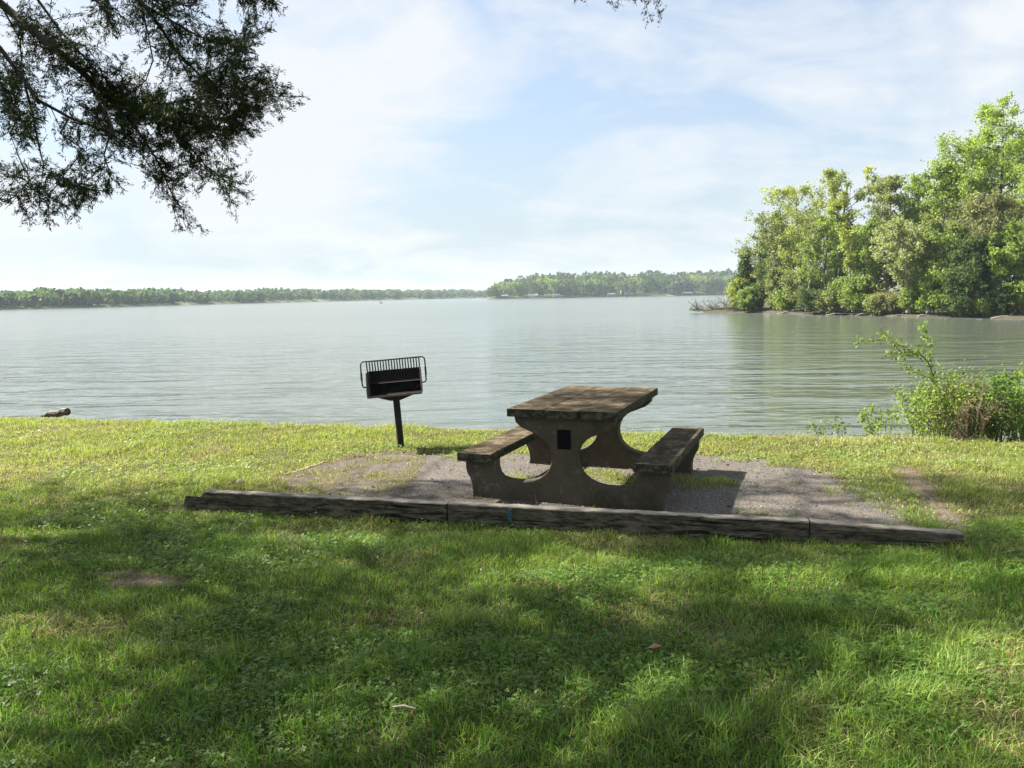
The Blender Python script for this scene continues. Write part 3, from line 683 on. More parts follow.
pen_tree(937, 160, 24, 7, MG, 'broadleaf_tree', 'green tree on the step where the treeline starts to climb', 110, bark='grey_bark', clear=.25, nlimb=20)
pen_tree(960, 134, 30, 8, BR, 'broadleaf_tree', 'tall bright green tree left of the tallest crown', 111, bark='grey_bark', clear=.3, nlimb=24)
pen_tree(1006, 94, 34, 9, BR, 'broadleaf_tree', 'tallest bright green tree with a ragged top at the right edge', 112, clear=.3, nlimb=26, top_open=1, holes=.1)
pen_tree(1040, 118, 36, 6, BR, 'broadleaf_tree', 'broad bright green tree cut by the right edge of the photo', 113, clear=.25, nlimb=24)
pen_tree(948, 222, 26, 1.5, MG, 'broadleaf_tree', 'green waterside tree right of the leaning pale trunk', 114, clear=.12, nlimb=22)
pen_tree(985, 196, 32, 3, BRN, 'broadleaf_tree', 'dull olive brown tree below the tallest crown', 115, clear=.25, nlimb=20, bark='grey_bark')
pen_tree(975, 238, 27, .8, DK, 'cedar_tree', 'broad dark green evergreen standing at the water below the olive brown tree', 116, clear=.06, nlimb=30, leaves=7000, leaf=.22, shape='round')
pen_tree(1018, 222, 24, 2, MG, 'broadleaf_tree', 'leafy green tree right of the dark waterside evergreen', 117, clear=.15, nlimb=20)
pen_tree(1075, 130, 38, 3, BR, 'broadleaf_tree', 'bright tree standing beyond the right edge of the view', 118, clear=.25, nlimb=22)
pen_tree(806, 214, 13, .9, OL, 'broadleaf_tree', 'slim bare trunked tree at the water left of the mid green tree', 121, clear=.55, nlimb=7, shape='vase', bark='grey_bark', leaves=700, trunk_r=.13, lean=(.05, 0))
pen_tree(853, 226, 12, .8, YG, 'broadleaf_tree', 'slim yellow green tree with a long bare trunk above the pale leafy bush', 122, clear=.55, nlimb=7, shape='vase', bark='grey_bark', leaves=700, trunk_r=.13, lean=(-.06, 0))
pen_tree(927, 214, 13, .7, OL, 'broadleaf_tree', 'slim olive tree with a bare trunk just right of the leaning one', 123, clear=.5, nlimb=7, shape='vase', bark='grey_bark', leaves=800, trunk_r=.14, lean=(.04, 0))
pen_tree(1003, 246, 14, .7, BR, 'broadleaf_tree', 'slim bright tree with a curved bare trunk at the right of the dark evergreen', 124, clear=.5, nlimb=7, shape='vase', leaves=800, trunk_r=.14, lean=(-.08, 0))
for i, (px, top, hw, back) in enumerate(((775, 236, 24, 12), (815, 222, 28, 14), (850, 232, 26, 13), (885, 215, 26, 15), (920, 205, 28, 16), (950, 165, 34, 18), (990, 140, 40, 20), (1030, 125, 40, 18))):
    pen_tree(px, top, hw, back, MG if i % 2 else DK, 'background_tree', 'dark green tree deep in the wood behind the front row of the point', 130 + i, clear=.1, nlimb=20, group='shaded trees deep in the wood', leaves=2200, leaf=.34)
sh = [(748, 290, 9, .4, MG, 'small green bush between the yellow green one and the dark one at the tip'), (786, 284, 13, .7, MG, 'rounded green bush right of the sunlit olive green bush'), (800, 279, 12, 1.5, OL, 'olive bush behind the dark green bush over the water'), (829, 290, 11, .2, OL, 'low olive bush touching the right side of the dark waterside bush'), (854, 291, 12, .3, MG, 'green bush trailing to the water left of the pale leafy bush'), (876, 291, 11, .2, OL, 'low olive bush just left of the brown tangle'), (912, 288, 12, .9, MG, 'green bush directly behind the foot of the leaning trunk'), (966, 294, 13, .1, DK, 'dark low skirt of leaves under the dark evergreen'), (984, 288, 13, .3, MG, 'green bush at the water between two dark bushes'), (738, 287, 10, 1.2, YG, 'yellow green bush at the very tip of the point'), (757, 283, 11, 2.0, DK, 'dark bush under the small pointed cedar on the point'), (774, 280, 13, 1.6, OL, 'sunlit olive green bush under the olive tree'),
      (816, 287, 15, .5, DK, 'dark green bush hanging over the water'), (842, 284, 14, 1.6, MG, 'mid green bush right of the dark waterside bush'), (866, 283, 14, 1.8, OL, 'pale leafy bush left of the leaning trunk'),
      (890, 290, 13, .6, BRN, 'brown tangled bush at the foot of the leaning trunk'), (930, 280, 14, .8, BR, 'bright green bush right of the leaning trunk'), (950, 288, 13, .6, MG, 'low green bush on the shore left of the dark evergreen'),
      (1000, 290, 14, .6, DK, 'dark low bush right of the dark evergreen'), (1022, 276, 16, 1.5, BR, 'bright green bush at the right edge of the view')]
for i, (px, top, hw, back, tn, lb) in enumerate(sh):
    top += (0, 9, -7, 5, -12, 8, -4)[i % 7]; hw *= (1.0, .75, 1.3, .9, 1.15)[i % 5]
    pen_tree(px, top, hw, back, tn, 'bush', lb, 160 + i, clear=.05, nlimb=14, cat='bush', group='bushes along the peninsula shore', leaves=1800, leaf=.2, clump=.55)
# driftwood and the fallen tree in the water
dl = [(842, 314, 30, 'pale driftwood log on the shore under the dark bush'), (866, 315, 20, 'crooked driftwood log beside the pale leafy bush'), (902, 316.5, 22, 'bleached log at the foot of the leaning trunk'), (925, 317, 16, 'short pale log on the mud right of the leaning trunk'), (1008, 319, 30, 'long bleached log on the shore at the right edge'), (790, 314.5, 24, 'grey log lying on the mud near the left end of the point')]
for i, (px, py, ln, lb) in enumerate(dl):
    Y = pen_depth(px) + .1; c = at_y(px, py, Y); w = ln * Y / FPX / 2; r = np.random.default_rng(200 + i); mb = MB()
    mb.tube([(-w, .2, -.1), (-w * .4, 0, r.uniform(0, .1)), (w * .2, .1, r.uniform(0, .06)), (w, -.3, r.uniform(0, .2))], [.04, .055, .045, .02], 7)
    mb.tube([(w * .1, .1, .05), (w * .35, .2, .35), (w * .5, .1, .5)], [.04, .03, .015], 5)
    o = mb.build('driftwood_log', MATS['grey_bark'], smooth=True); o.location = (c[0], c[1], WATER + .12); o.rotation_euler = (0, 0, r.uniform(-.5, .5)); tag(o, lb, 'log', 'driftwood along the peninsula shore')
r = np.random.default_rng(210); Yb = 92; tip = at_y(695, 308, Yb + 4); root = at_y(745, 311, Yb)
ft = empty('fallen_tree', (root[0], root[1], WATER + .2), 'fallen bare tree lying out into the water off the tip of the point', 'fallen tree')
D = tip - root; D[2] = 0; mb = MB(); P = [D * k / 6 + np.array([0, 0, .25 + .2 * math.sin(k)]) for k in range(7)]; mb.tube(P, [.22, .2, .17, .14, .11, .08, .04], 7)
V = []; ctr = []
for i in range(60):
    k = r.uniform(1.2, 6); j = min(int(k), 5); b = P[j] + (P[j + 1] - P[j]) * (k - j); d = unit(unit(D) * r.uniform(.2, 1) + r.normal(0, .6, 3) + np.array([0, 0, .45])); ll = r.uniform(.6, 1.7)
    e = b + d * ll; e[2] = max(e[2], .0); mb.tube([b, (b + e) / 2 + r.normal(0, .08, 3), e], [.05, .03, .012], 4, cap=False); ctr.append(e); ctr.append((b + e) / 2)
mb.build('trunk', MATS['bark'], ft)
C = np.repeat(np.array(ctr), 9, 0) + r.normal(0, .22, (len(ctr) * 9, 3)); C[:, 2] = np.maximum(C[:, 2], .05)
link_mesh('withered_leaves', mesh_np('withered_leaves', leaf_cards(C, .16, .5, r=r), 4, np.array([.10, .095, .06]) * (.6 + .8 * r.random((len(C), 1)))), MATS['leaf'], ft)

# --- far shores
def shore_land(name, pts, back, rise, m):
    mb = MB(); vs, fs = [], []
    for i, (X, Y) in enumerate(pts):
        d = unit(np.array([X, Y]))
        for o_, z in ((-6, WATER - .6), (0, WATER + .15), (4, WATER + .8), (back * .4, WATER + .8 + rise * .6 * min(1, i / 4)), (back, WATER + .8 + rise * min(1, i / 4)), (back * 2.2, WATER + .8 + rise * .9 * min(1, i / 4))): vs.append((X + d[0] * o_, Y + d[1] * o_, z))
    for i in range(len(pts) - 1):
        for j in range(5): fs.append((i * 6 + j, (i + 1) * 6 + j, (i + 1) * 6 + j + 1, i * 6 + j + 1))
    mb.add(vs, fs); return tag(mb.build(name, m, smooth=True), kind='structure')
m, t, p = mat('far meadow'); v = obj_coord(t); n = t.noise(v, .08, 5, .6)
t.link(t.ramp(n, [(.35, (.035, .05, .02)), (.65, (.09, .115, .04))]), p.inputs['Base Color']); p.inputs['Roughness'].default_value = .95; MATS['meadow'] = m
lpx = [-260, -120, 0, 100, 180, 250, 350, 430, 500, 560]; ld = [285, 292, 310, 352, 430, 520, 690, 840, 980, 1050]
Lpts = [(at_y(a, 300, b)[0], b) for a, b in zip(lpx, ld)]; shore_land('left_far_shore', Lpts, 90, 3, MATS['meadow'])
rpx = [488, 500, 520, 560, 600, 640, 680, 735, 800, 950, 1200]; rd = [602, 601, 602, 610, 620, 632, 650, 680, 700, 720, 740]
Rpts = [(at_y(a, 297, b)[0], b) for a, b in zip(rpx, rd)]; shore_land('right_far_shore', Rpts, 120, 9, MATS['meadow'])
r = np.random.default_rng(300); CV, CT = [], []
for i in range(1700):
    k = r.uniform(-260, 560); row = r.random() ** 1.5; Y = np.interp(k, lpx, ld); X = at_y(k, 300, Y)[0]; d = unit(np.array([X, Y])); o_ = 3 + 80 * row
    X += d[0] * o_; Y += d[1] * o_; zb = WATER + .6 + 1.8 * row; Ht = r.uniform(5.2, 8.2) * (.85 + .3 * vnoise(k, 0, .02)) * (1 + .12 * (k > 260)) * (.8 if k < 40 else 1.0); Rr = Ht * r.uniform(.30, .48)
    nleaf = 46; q = unit(r.normal(size=(nleaf, 3))) * (r.random((nleaf, 1)) ** .3) * np.array([Rr, Rr, Ht * .46]) + np.array([X, Y, zb + Ht * .5])
    q[:, 2] = np.maximum(q[:, 2], zb + .3); CV.append(leaf_cards(q, Ht * .26 * (.6 + .8 * r.random(nleaf)), .75, r=r))
    g = np.array([.058, .098, .036]) * r.uniform(.8, 1.25) * np.array([r.uniform(.85, 1.25), 1, 1]); CT.append(g * (.8 + .4 * r.random((nleaf, 1))))
tag(link_mesh('left_far_wood', mesh_np('left_far_wood', np.concatenate(CV), 4, np.concatenate(CT)), MATS['leaf']), kind='stuff')
CV, CT = [], []
for i in range(430):
    k = r.uniform(489, 800); row = r.random() * min(1, .08 + (k - 489) / 50); Y = np.interp(k, rpx, rd); X = at_y(k, 297, Y)[0]; d = unit(np.array([X, Y])); o_ = 5 + 115 * row
    X += d[0] * o_; Y += d[1] * o_; zb = WATER + .6 + 8.0 * row; Ht = r.uniform(9, 13.5) * np.interp(k, [489, 500, 520, 610, 735, 800], [.62, .85, 1.05, 1.2, 1.28, 1.3]); Rr = Ht * r.uniform(.3, .45)
    nleaf = 60; q = unit(r.normal(size=(nleaf, 3))) * (r.random((nleaf, 1)) ** .3) * np.array([Rr, Rr, Ht * .46]) + np.array([X, Y, zb + Ht * .5]); CV.append(leaf_cards(q, Ht * .22 * (.6 + .8 * r.random(nleaf)), .75, r=r))
    g = np.array([.040, .070, .027]) * r.uniform(.7, 1.4) * np.array([r.uniform(.85, 1.25), 1, 1]); CT.append(g * (.8 + .4 * r.random((nleaf, 1))))
tag(link_mesh('right_far_wood', mesh_np('right_far_wood', np.concatenate(CV), 4, np.concatenate(CT)), MATS['leaf']), kind='stuff')
# front row of the right far shore: single trees, copies of four kinds
protos = []
def copy_tree(o):
    c = o.copy(); COL.objects.link(c)
    for ch in o.children: k = ch.copy(); COL.objects.link(k); k.parent = c
    return c
spots = [(494, 1), (503, 2), (513, 6), (522, 1), (533, 3), (543, 7), (551, 2), (562, 5), (572, 1), (583, 4), (592, 9), (601, 3), (610, 12), (620, 2), (634, 10), (645, 14), (668, 12), (694, 3), (703, 8), (711, 2), (720, 6), (728, 3)]
for i, (px, back) in enumerate(spots):
    Y = np.interp(px, rpx, rd) + back + 2; X = at_y(px, 297, Y)[0]
    if i < 4:
        o = tree('far_tree', (0, 0, 0), 'round green tree in the front row on the hazy far right shore', 'tree', 'front row of trees on the far right shore', np.random.default_rng(400 + i), H=11, R=5.5, clear=.12, nlimb=16, leaves=700, leaf=1.0, clump=1.7, tones=(DK, MG, MG, DK)[i]); protos.append(o)
    else: o = copy_tree(protos[i % 4])
    o.location = (X, Y, WATER + .6 + .07 * back); s = float(r.uniform(.75, 1.15)) * np.interp(px, [490, 503, 520, 735], [.7, .9, 1.05, 1.25]); o.scale = (s, s, s); o.rotation_euler = (0, 0, r.uniform(0, 6.28))
# houses and boathouses there
def plain(name, c, rough=.8):
    m, t, p = mat(name); v = obj_coord(t); n = t.noise(v, 1.5, 4); t.link(t.mix(n, tuple(x * .85 for x in c), tuple(min(1, x * 1.12) for x in c)), p.inputs['Base Color']); p.inputs['Roughness'].default_value = rough; return m
MATS['white_wall'] = plain('white siding', (.7, .7, .67)); MATS['tan_wall'] = plain('tan brick', (.36, .27, .2)); MATS['roof'] = plain('brown shingle', (.12, .085, .07)); MATS['grey_roof'] = plain('grey metal roof', (.10, .11, .115), .7); MATS['glass'] = plain('dark glazing', (.03, .035, .04), .15); MATS['planks'] = plain('grey planks', (.3, .27, .23))
def house(px, back, w, d, h, wall, roof, label):
    Y = np.interp(px, rpx, rd) + back; X = at_y(px, 297, Y)[0]
    zb = WATER + .8 + .08 * back
    o = empty('house', (X, Y, zb), label, 'house', 'houses on the far right shore', rz=.2)
    mb = MB(); mb.prism([(-w / 2, -1), (w / 2, -1), (w / 2, h), (-w / 2, h)], -d / 2, d / 2); mb.build('wall', MATS[wall], o)
    mb = MB(); e = .6
    mb.add([(-w / 2 - e, -d / 2 - e, h), (w / 2 + e, -d / 2 - e, h), (w / 2 + e, d / 2 + e, h), (-w / 2 - e, d / 2 + e, h), (-w / 2 - e, 0, h + d * .32), (w / 2 + e, 0, h + d * .32)], [(0, 1, 5, 4), (3, 4, 5, 2), (0, 4, 3), (1, 2, 5), (0, 3, 2, 1)])
    rf = mb.build('roof', MATS[roof], o); mb = MB(); mb.box(w * .2, w * .2 + 1, -.5, .5, h + d * .2, h + d * .32 + 1.2); mb.build('chimney', MATS['tan_wall'], rf)
    for k in range(4):
        x = -w / 2 + w * (k + .5) / 4; mb = MB(); mb.box(x - .7, x + .7, -d / 2 - .08, -d / 2 + .05, h * .3, h * .75); mb.build('window', MATS['glass'], o)
house(626, 14, 9, 7, 4.2, 'white_wall', 'grey_roof', 'pale two storey house half hidden by trees at the left of the clearing')
house(653, 62, 15, 8, 4.2, 'tan_wall', 'roof', 'tan house with a brown roof at the top of the clearing')
house(680, 58, 13, 8, 3.6, 'white_wall', 'grey_roof', 'low white house right of the brown roofed one')
for px, w, lb in ((505, 5, 'small open boathouse nearest the left end of the far right shore'), (533, 7, 'white roofed boathouse left of the narrow dock'), (556, 6, 'narrow boathouse standing between two wooded stretches'), (611, 6, 'boathouse below the half hidden pale house'), (687, 9, 'wide boathouse below the low white house'), (724, 9, 'boathouse at the right end of the far shore, near the point')):
    Y = np.interp(px, rpx, rd) - 4; X = at_y(px, 297, Y)[0]; o = empty('boathouse', (X, Y, WATER), lb, 'boathouse', 'boathouses along the far right shore')
    for sx_ in (-1, 0, 1):
        for sy_ in (-1, 1):
            mb = MB(); mb.box(sx_ * w * .45 - .12, sx_ * w * .45 + .12, sy_ * 2.2 - .12, sy_ * 2.2 + .12, -1, 2.1); mb.build('post', MATS['planks'], o)
    mb = MB(); mb.add([(-w / 2, -2.7, 2.1), (w / 2, -2.7, 2.1), (w / 2, 2.7, 2.1), (-w / 2, 2.7, 2.1), (-w / 2, 0, 3.0), (w / 2, 0, 3.0)], [(0, 1, 5, 4), (3, 4, 5, 2), (0, 4, 3), (1, 2, 5), (0, 3, 2, 1)]); mb.build('roof', MATS['grey_roof'], o)
    mb = MB(); mb.box(-w / 2, w / 2, -3.2, 6, .35, .5); mb.build('deck', MATS['planks'], o)
for px, py, lb in ((627, 298.5, 'dark marker post standing in the water before the far right shore'), (381, 304.5, 'tiny dark buoy floating in the open lake behind the grill')):
    Y = 330 if px < 500 else 420; c = at_y(px, py, Y); o = empty('channel_marker', (c[0], c[1], WATER), lb, 'buoy')
    mb = MB(); mb.tube([(0, 0, -.5), (0, 0, .15), (0, 0, .3)], [.6, .6, .25], 10); mb.build('float', MATS['roof'], o); mb = MB(); mb.tube([(0, 0, .2), (0, 0, 2.0 if px > 500 else 1.0)], [.22, .16], 8); mb.build('pole', MATS['roof'], o)

# ------------------------------------------------------------------ near shrubs on the bank
def shrub(name, loc, label, r, stems, nleaf, leaf, tones, spread, height, cat='shrub', m_stem='bark', twigs=6, sr=.009, dirv=(0, 0), knot=.05, leafy=1.0):
    o = empty(name, loc, label, cat); mb = MB(); cs = []
    for i in range(stems):
        az = r.uniform(0, 6.28); out = spread * math.sqrt(r.random()); h = height * r.uniform(.55, 1.0) * (1 - .35 * (out / spread) ** 2)
        h = h - loc[2]; b = np.array([math.cos(az) * out * .25, math.sin(az) * out * .25, -.03]); e = np.array([math.cos(az) * out + dirv[0] * h, math.sin(az) * out + dirv[1] * h, h])
        P = [b + (e - b) * k / 5 + np.array([0, 0, h * .18 * math.sin(k / 5 * 3.14)]) + r.normal(0, .02, 3) * (k > 0) for k in range(6)]
        mb.tube(P, [sr, sr * .8, sr * .65, sr * .5, sr * .35, sr * .2], 5, cap=False)
        for q in range(twigs):
            k = r.uniform(1.2, 5); j = min(int(k), 4); s = P[j] + (P[j + 1] - P[j]) * (k - j); d = unit((e - b) * .6 / np.linalg.norm(e - b) + r.normal(0, .7, 3)); ll = r.uniform(.08, .26) * height / .8
            e2 = s + d * ll; mb.tube([s, (s + e2) / 2 + r.normal(0, .01, 3), e2], [sr * .35, sr * .25, sr * .12], 4, cap=False)
            for u in (.35, .65, 1.0): cs.append(s + (e2 - s) * u)
        cs.append(e)
    mb.build('stems', MATS[m_stem], o)
    if nleaf:
        C = np.array(cs)[r.integers(0, len(cs), nleaf)] + r.normal(0, knot, (nleaf, 3)); C[:, 2] = np.maximum(C[:, 2], .01)
        mixv = r.random((nleaf, 1)); T = (np.array(tones[0]) * (1 - mixv) + np.array(tones[1]) * mixv) * (.75 + .5 * r.random((nleaf, 1)))
        link_mesh('leaves', mesh_np('leaves', leaf_cards(C, leaf * (.6 + .7 * r.random(nleaf)), .6, r=r), 4, T), MATS['leaf'], o)
    return o
def bank(px, py, d=0): 
    c = on_z(px, py, 0); return (c[0], c[1] + d, float(z_ground(np.array([c[0]]), np.array([c[1] + d]))[0]))
shrub('shrub', bank(938, 436, .2), 'bright green leggy shrub at the left of the bushes on the right bank', np.random.default_rng(501), 16, 2300, .036, ((.16, .25, .04), (.26, .35, .08)), .34, .74, twigs=7, knot=.05)
shrub('shrub', bank(972, 436, .45), 'dense green shrub in the middle of the bushes on the right bank', np.random.default_rng(502), 24, 2900, .038, ((.12, .20, .035), (.23, .32, .065)), .46, .76, twigs=8, knot=.06)
shrub('dead_brush', bank(972, 437, .12), 'tangle of dry brown twigs growing through the dense green shrub', np.random.default_rng(503), 20, 300, .03, ((.16, .11, .07), (.25, .18, .12)), .42, .66, 'dead brush', 'twig', 11, .007, knot=.03)
shrub('shrub', bank(1006, 436, .2), 'darker broad leaved shrub cut by the right edge of the photo', np.random.default_rng(504), 20, 2100, .045, ((.07, .14, .035), (.15, .24, .055)), .42, .6, twigs=8, knot=.05)
shrub('dead_brush', bank(1012, 434, .5), 'reddish brown dry brush behind the darker shrub at the right edge', np.random.default_rng(505), 34, 700, .03, ((.2, .13, .09), (.28, .2, .14)), .4, .68, 'dead brush', 'twig', 9, .006, knot=.03)
shrub('shrub', bank(1048, 432, .3), 'bright green shrub mostly beyond the right edge of the view', np.random.default_rng(506), 16, 2000, .05, ((.11, .2, .03), (.2, .28, .05)), .45, .75, twigs=6)
shrub('seedling', bank(832, 433, .4), 'small low green plant growing at the water edge left of the bushes', np.random.default_rng(507), 6, 170, .035, ((.11, .19, .03), (.18, .26, .06)), .22, .10, 'plant', twigs=3, sr=.005, knot=.03)
shrub('seedling', bank(853, 434, .3), 'small upright green plant between the low plant and the bushes', np.random.default_rng(508), 5, 120, .035, ((.11, .19, .03), (.18, .26, .06)), .12, .13, 'plant', twigs=3, sr=.005, knot=.03)
shrub('seedling', bank(886, 436, .15), 'thin pale sprouting stem just left of the bright leggy shrub', np.random.default_rng(509), 8, 420, .042, ((.14, .22, .04), (.22, .3, .07)), .22, .42, 'plant', twigs=4, sr=.005, knot=.035)
# the long sapling reaching out over the water
r = np.random.default_rng(520); b0 = np.array(bank(950, 437, .4)); Yd = b0[1] + .1
sap = empty('sapling', tuple(b0), 'slender sapling arching left above the bushes with sparse pale leaves', 'sapling')
lines = [[(950, 432), (943, 405), (935, 380), (928, 362), (918, 352), (905, 347), (892, 340), (880, 329)], [(928, 362), (922, 345), (924, 330), (923, 324)], [(918, 352), (908, 356), (895, 352), (882, 357)], [(905, 347), (890, 341), (872, 340), (852, 341)], [(935, 380), (912, 372), (900, 358)], [(928, 362), (932, 350), (930, 338)]]
mb = MB(); cs = []
for i, ln in enumerate(lines):
    P = [at_y(a, b, Yd + .12 * math.sin(k * 1.3 + i) * (k > 0)) - b0 for k, (a, b) in enumerate(ln)]; mb.tube(P, list(np.linspace(.011 if i == 0 else .005, .002, len(P))), 5, cap=False)
    for k in range(len(P) - 1):
        if i == 0 and k < 2: continue
        for u in np.linspace(0, 1, 9): cs.append(P[k] + (P[k + 1] - P[k]) * u)
mb.build('stem', MATS['bark'], sap); n = 560; C = np.array(cs)[r.integers(0, len(cs), n)] + r.normal(0, .028, (n, 3))
link_mesh('leaves', mesh_np('leaves', leaf_cards(C, .042 * (.6 + .7 * r.random(n)), .6, r=r), 4, np.array([.16, .24, .05]) * (.7 + .6 * r.random((n, 1)))), MATS['leaf'], sap)

# ------------------------------------------------------------------ overhanging cedar
r = np.random.default_rng(600)
TB = np.array([-5.8, 4.0, 0.0])
ced = empty('cedar_tree', tuple(TB), 'large dark cedar whose shaded boughs hang into the top left of the view', 'tree')
tk = MB(); zs = np.linspace(-.1, 11, 9); TP = [np.array([.25 * math.sin(z * .5), .2 * math.sin(z * .4 + 1), z]) for z in zs]; tk.tube(TP, list(np.linspace(.30, .05, 9)), 12, cap=False)
fol, fax, fsz = [], [], []
GAPS = [(0.45, 4.75, .75, .32), (1.6, 4.55, .35, .2), (1.1, 3.35, 1.1, .25), (.15, 3.2, .3, .2), (2.3, 3.5, .6, .2), (0.5, 6.9, .55, .35), (1.35, 6.35, .25, .15), (-.5, 7.4, .8, .25), (2.2, 6.2, .7, .2), (2.9, 6.0, .5, .3), (-1.3, 7.1, .5, .2), (-1.3, 5.4, .5, .12), (2.6, 4.6, .6, .15), (-3.3, 5.7, .5, .12)]  # lawn patches where unseen crown foliage is left out to let sun through
def shade_ok(P):
    W = P + TB; sx_ = W[:, 0] + SHX * W[:, 2]; sy_ = W[:, 1] + SHY * W[:, 2]; g = np.zeros(len(P))
    for cx, cy, rx, ry in GAPS: g = np.maximum(g, (np.hypot((sx_ - cx) / rx, (sy_ - cy) / ry) < 1.0))
    edge = 7.25 + .5 * (fbm(sx_, sy_, .9, 2, 61) - .5) - .12 * np.clip(sx_ - 1, 0, 9)
    open_ = sstep(.0, .9, sx_) * sstep(3.9, 3.5, sy_) * .25 + .04 + .22 * sstep(.42, .62, fbm(sx_, sy_, 2.6, 2, 71))
    return (g < .5) & (sy_ < edge) & (_lat[(np.abs(P[:, 0] * 997).astype(int)) % 256, (np.abs(P[:, 1] * 991).astype(int)) % 256] > open_)
def in_view(P):
    W = P + TB - np.array([0, 0, CAMH]); d = W @ _f; X = 512 + FPX * (W @ _r) / np.maximum(d, .01); Yp = 384 - FPX * (W @ _u) / np.maximum(d, .01)
    return (d > 0) & (X > -90) & (X < 1110) & (Yp > -28) & (Yp < 800)
nl = 44; nodes = []
for i in range(nl):
    z0 = 3.6 + 5.6 * (i / nl) ** 1.1; az = i * 2.399 + r.normal(0, .25); g = (z0 - 3.6) / 6.2
    Lx, Ly = 7.0 * (1 - .40 * g), 8.4 * (1 - .38 * g); e = np.array([math.cos(az) * Lx, math.sin(az) * Ly, 0]) * r.uniform(.75, 1.05); e[2] = z0 + r.uniform(1.0, 2.6)
    b = np.array([.25 * math.sin(z0 * .5), .2 * math.sin(z0 * .4 + 1), z0]); P = [b + (e - b) * k / 6 + np.array([0, 0, .4 * math.sin(k / 6 * 3.14)]) + r.normal(0, .12, 3) * (k > 0) for k in range(7)]
    lim = [p for p in P]; ok = ~in_view(np.array(lim)); kk = len(lim) if ok.all() else int(np.argmin(ok))
    nodes += lim[1:kk]
    if kk >= 2: tk.tube(lim[:kk], list(np.linspace(.048 * (1 - .6 * g), .006, kk)), 6, cap=False)
    for q in range(6):
        k = .6 + 5.4 * r.random() ** .85; j = min(int(k), 5); s = P[j] + (P[j + 1] - P[j]) * (k - j); d = unit((e - b) / np.linalg.norm(e - b) * .25 + r.normal(0, .9, 3) * np.array([1, 1, .5])); ll = r.uniform(.5, 2.1)
        e2 = s + d * ll + np.array([0, 0, -.15 * ll]);
        if in_view(np.array([s, e2])).any() or not shade_ok(np.array([e2]))[0]: continue
        tk.tube([s, (s + e2) / 2 + r.normal(0, .05, 3), e2], [.014, .009, .004], 4, cap=False)
        n = 92; C = s + (e2 - s) * r.random((n, 1)) ** .55 + r.normal(0, .34, (n, 3)); fol.append(C); fax.append(unit(d + r.normal(0, .5, (n, 3)))); fsz.append(np.full(n, .105) * (.6 + .7 * r.random(n)))
nodes = np.array(nodes)
for q in range(1500):                                      # unseen crown sprays, each placed by the spot of lawn it shades
    hh_ = r.uniform(4.4, 9.6); sx_ = r.uniform(-6.2, 6.5); sy_ = r.uniform(.8, 7.6)
    e2 = np.array([sx_ - SHX * hh_, sy_ - SHY * hh_, hh_]) - TB
    if in_view(e2[None])[0] or not shade_ok(e2[None])[0] or r.random() < .45 * sstep(.45, .65, fbm(sx_, sy_, .8, 2, 83)): continue
    s0 = nodes[np.argmin(np.sum((nodes - e2) ** 2, 1))]
    if np.linalg.norm(s0 - e2) > 3.2: continue
    tk.tube([s0, (s0 + e2) / 2 + r.normal(0, .12, 3) + np.array([0, 0, .1]), e2], [.010, .007, .003], 3, cap=False)
    d = unit(e2 - s0); n = 62; C = e2 + r.normal(0, .26, (n, 3)) * np.array([1, 1, .6]) - d * r.random((n, 1)) * .4
    fol.append(C); fax.append(unit(d + r.normal(0, .5, (n, 3)))); fsz.append(np.full(n, .105) * (.6 + .7 * r.random(n)))
C = np.concatenate(fol); A = np.concatenate(fax); Sz = np.concatenate(fsz); k = ~in_view(C) & shade_ok(C); C, A, Sz = C[k], A[k], Sz[k]
FV = [leaf_cards(C, Sz, .42, axis=A, r=r)]; FT = [np.array([.045, .062, .022]) * (.6 + .8 * r.random((len(C), 1)))]
print('cedar canopy cards', len(C))
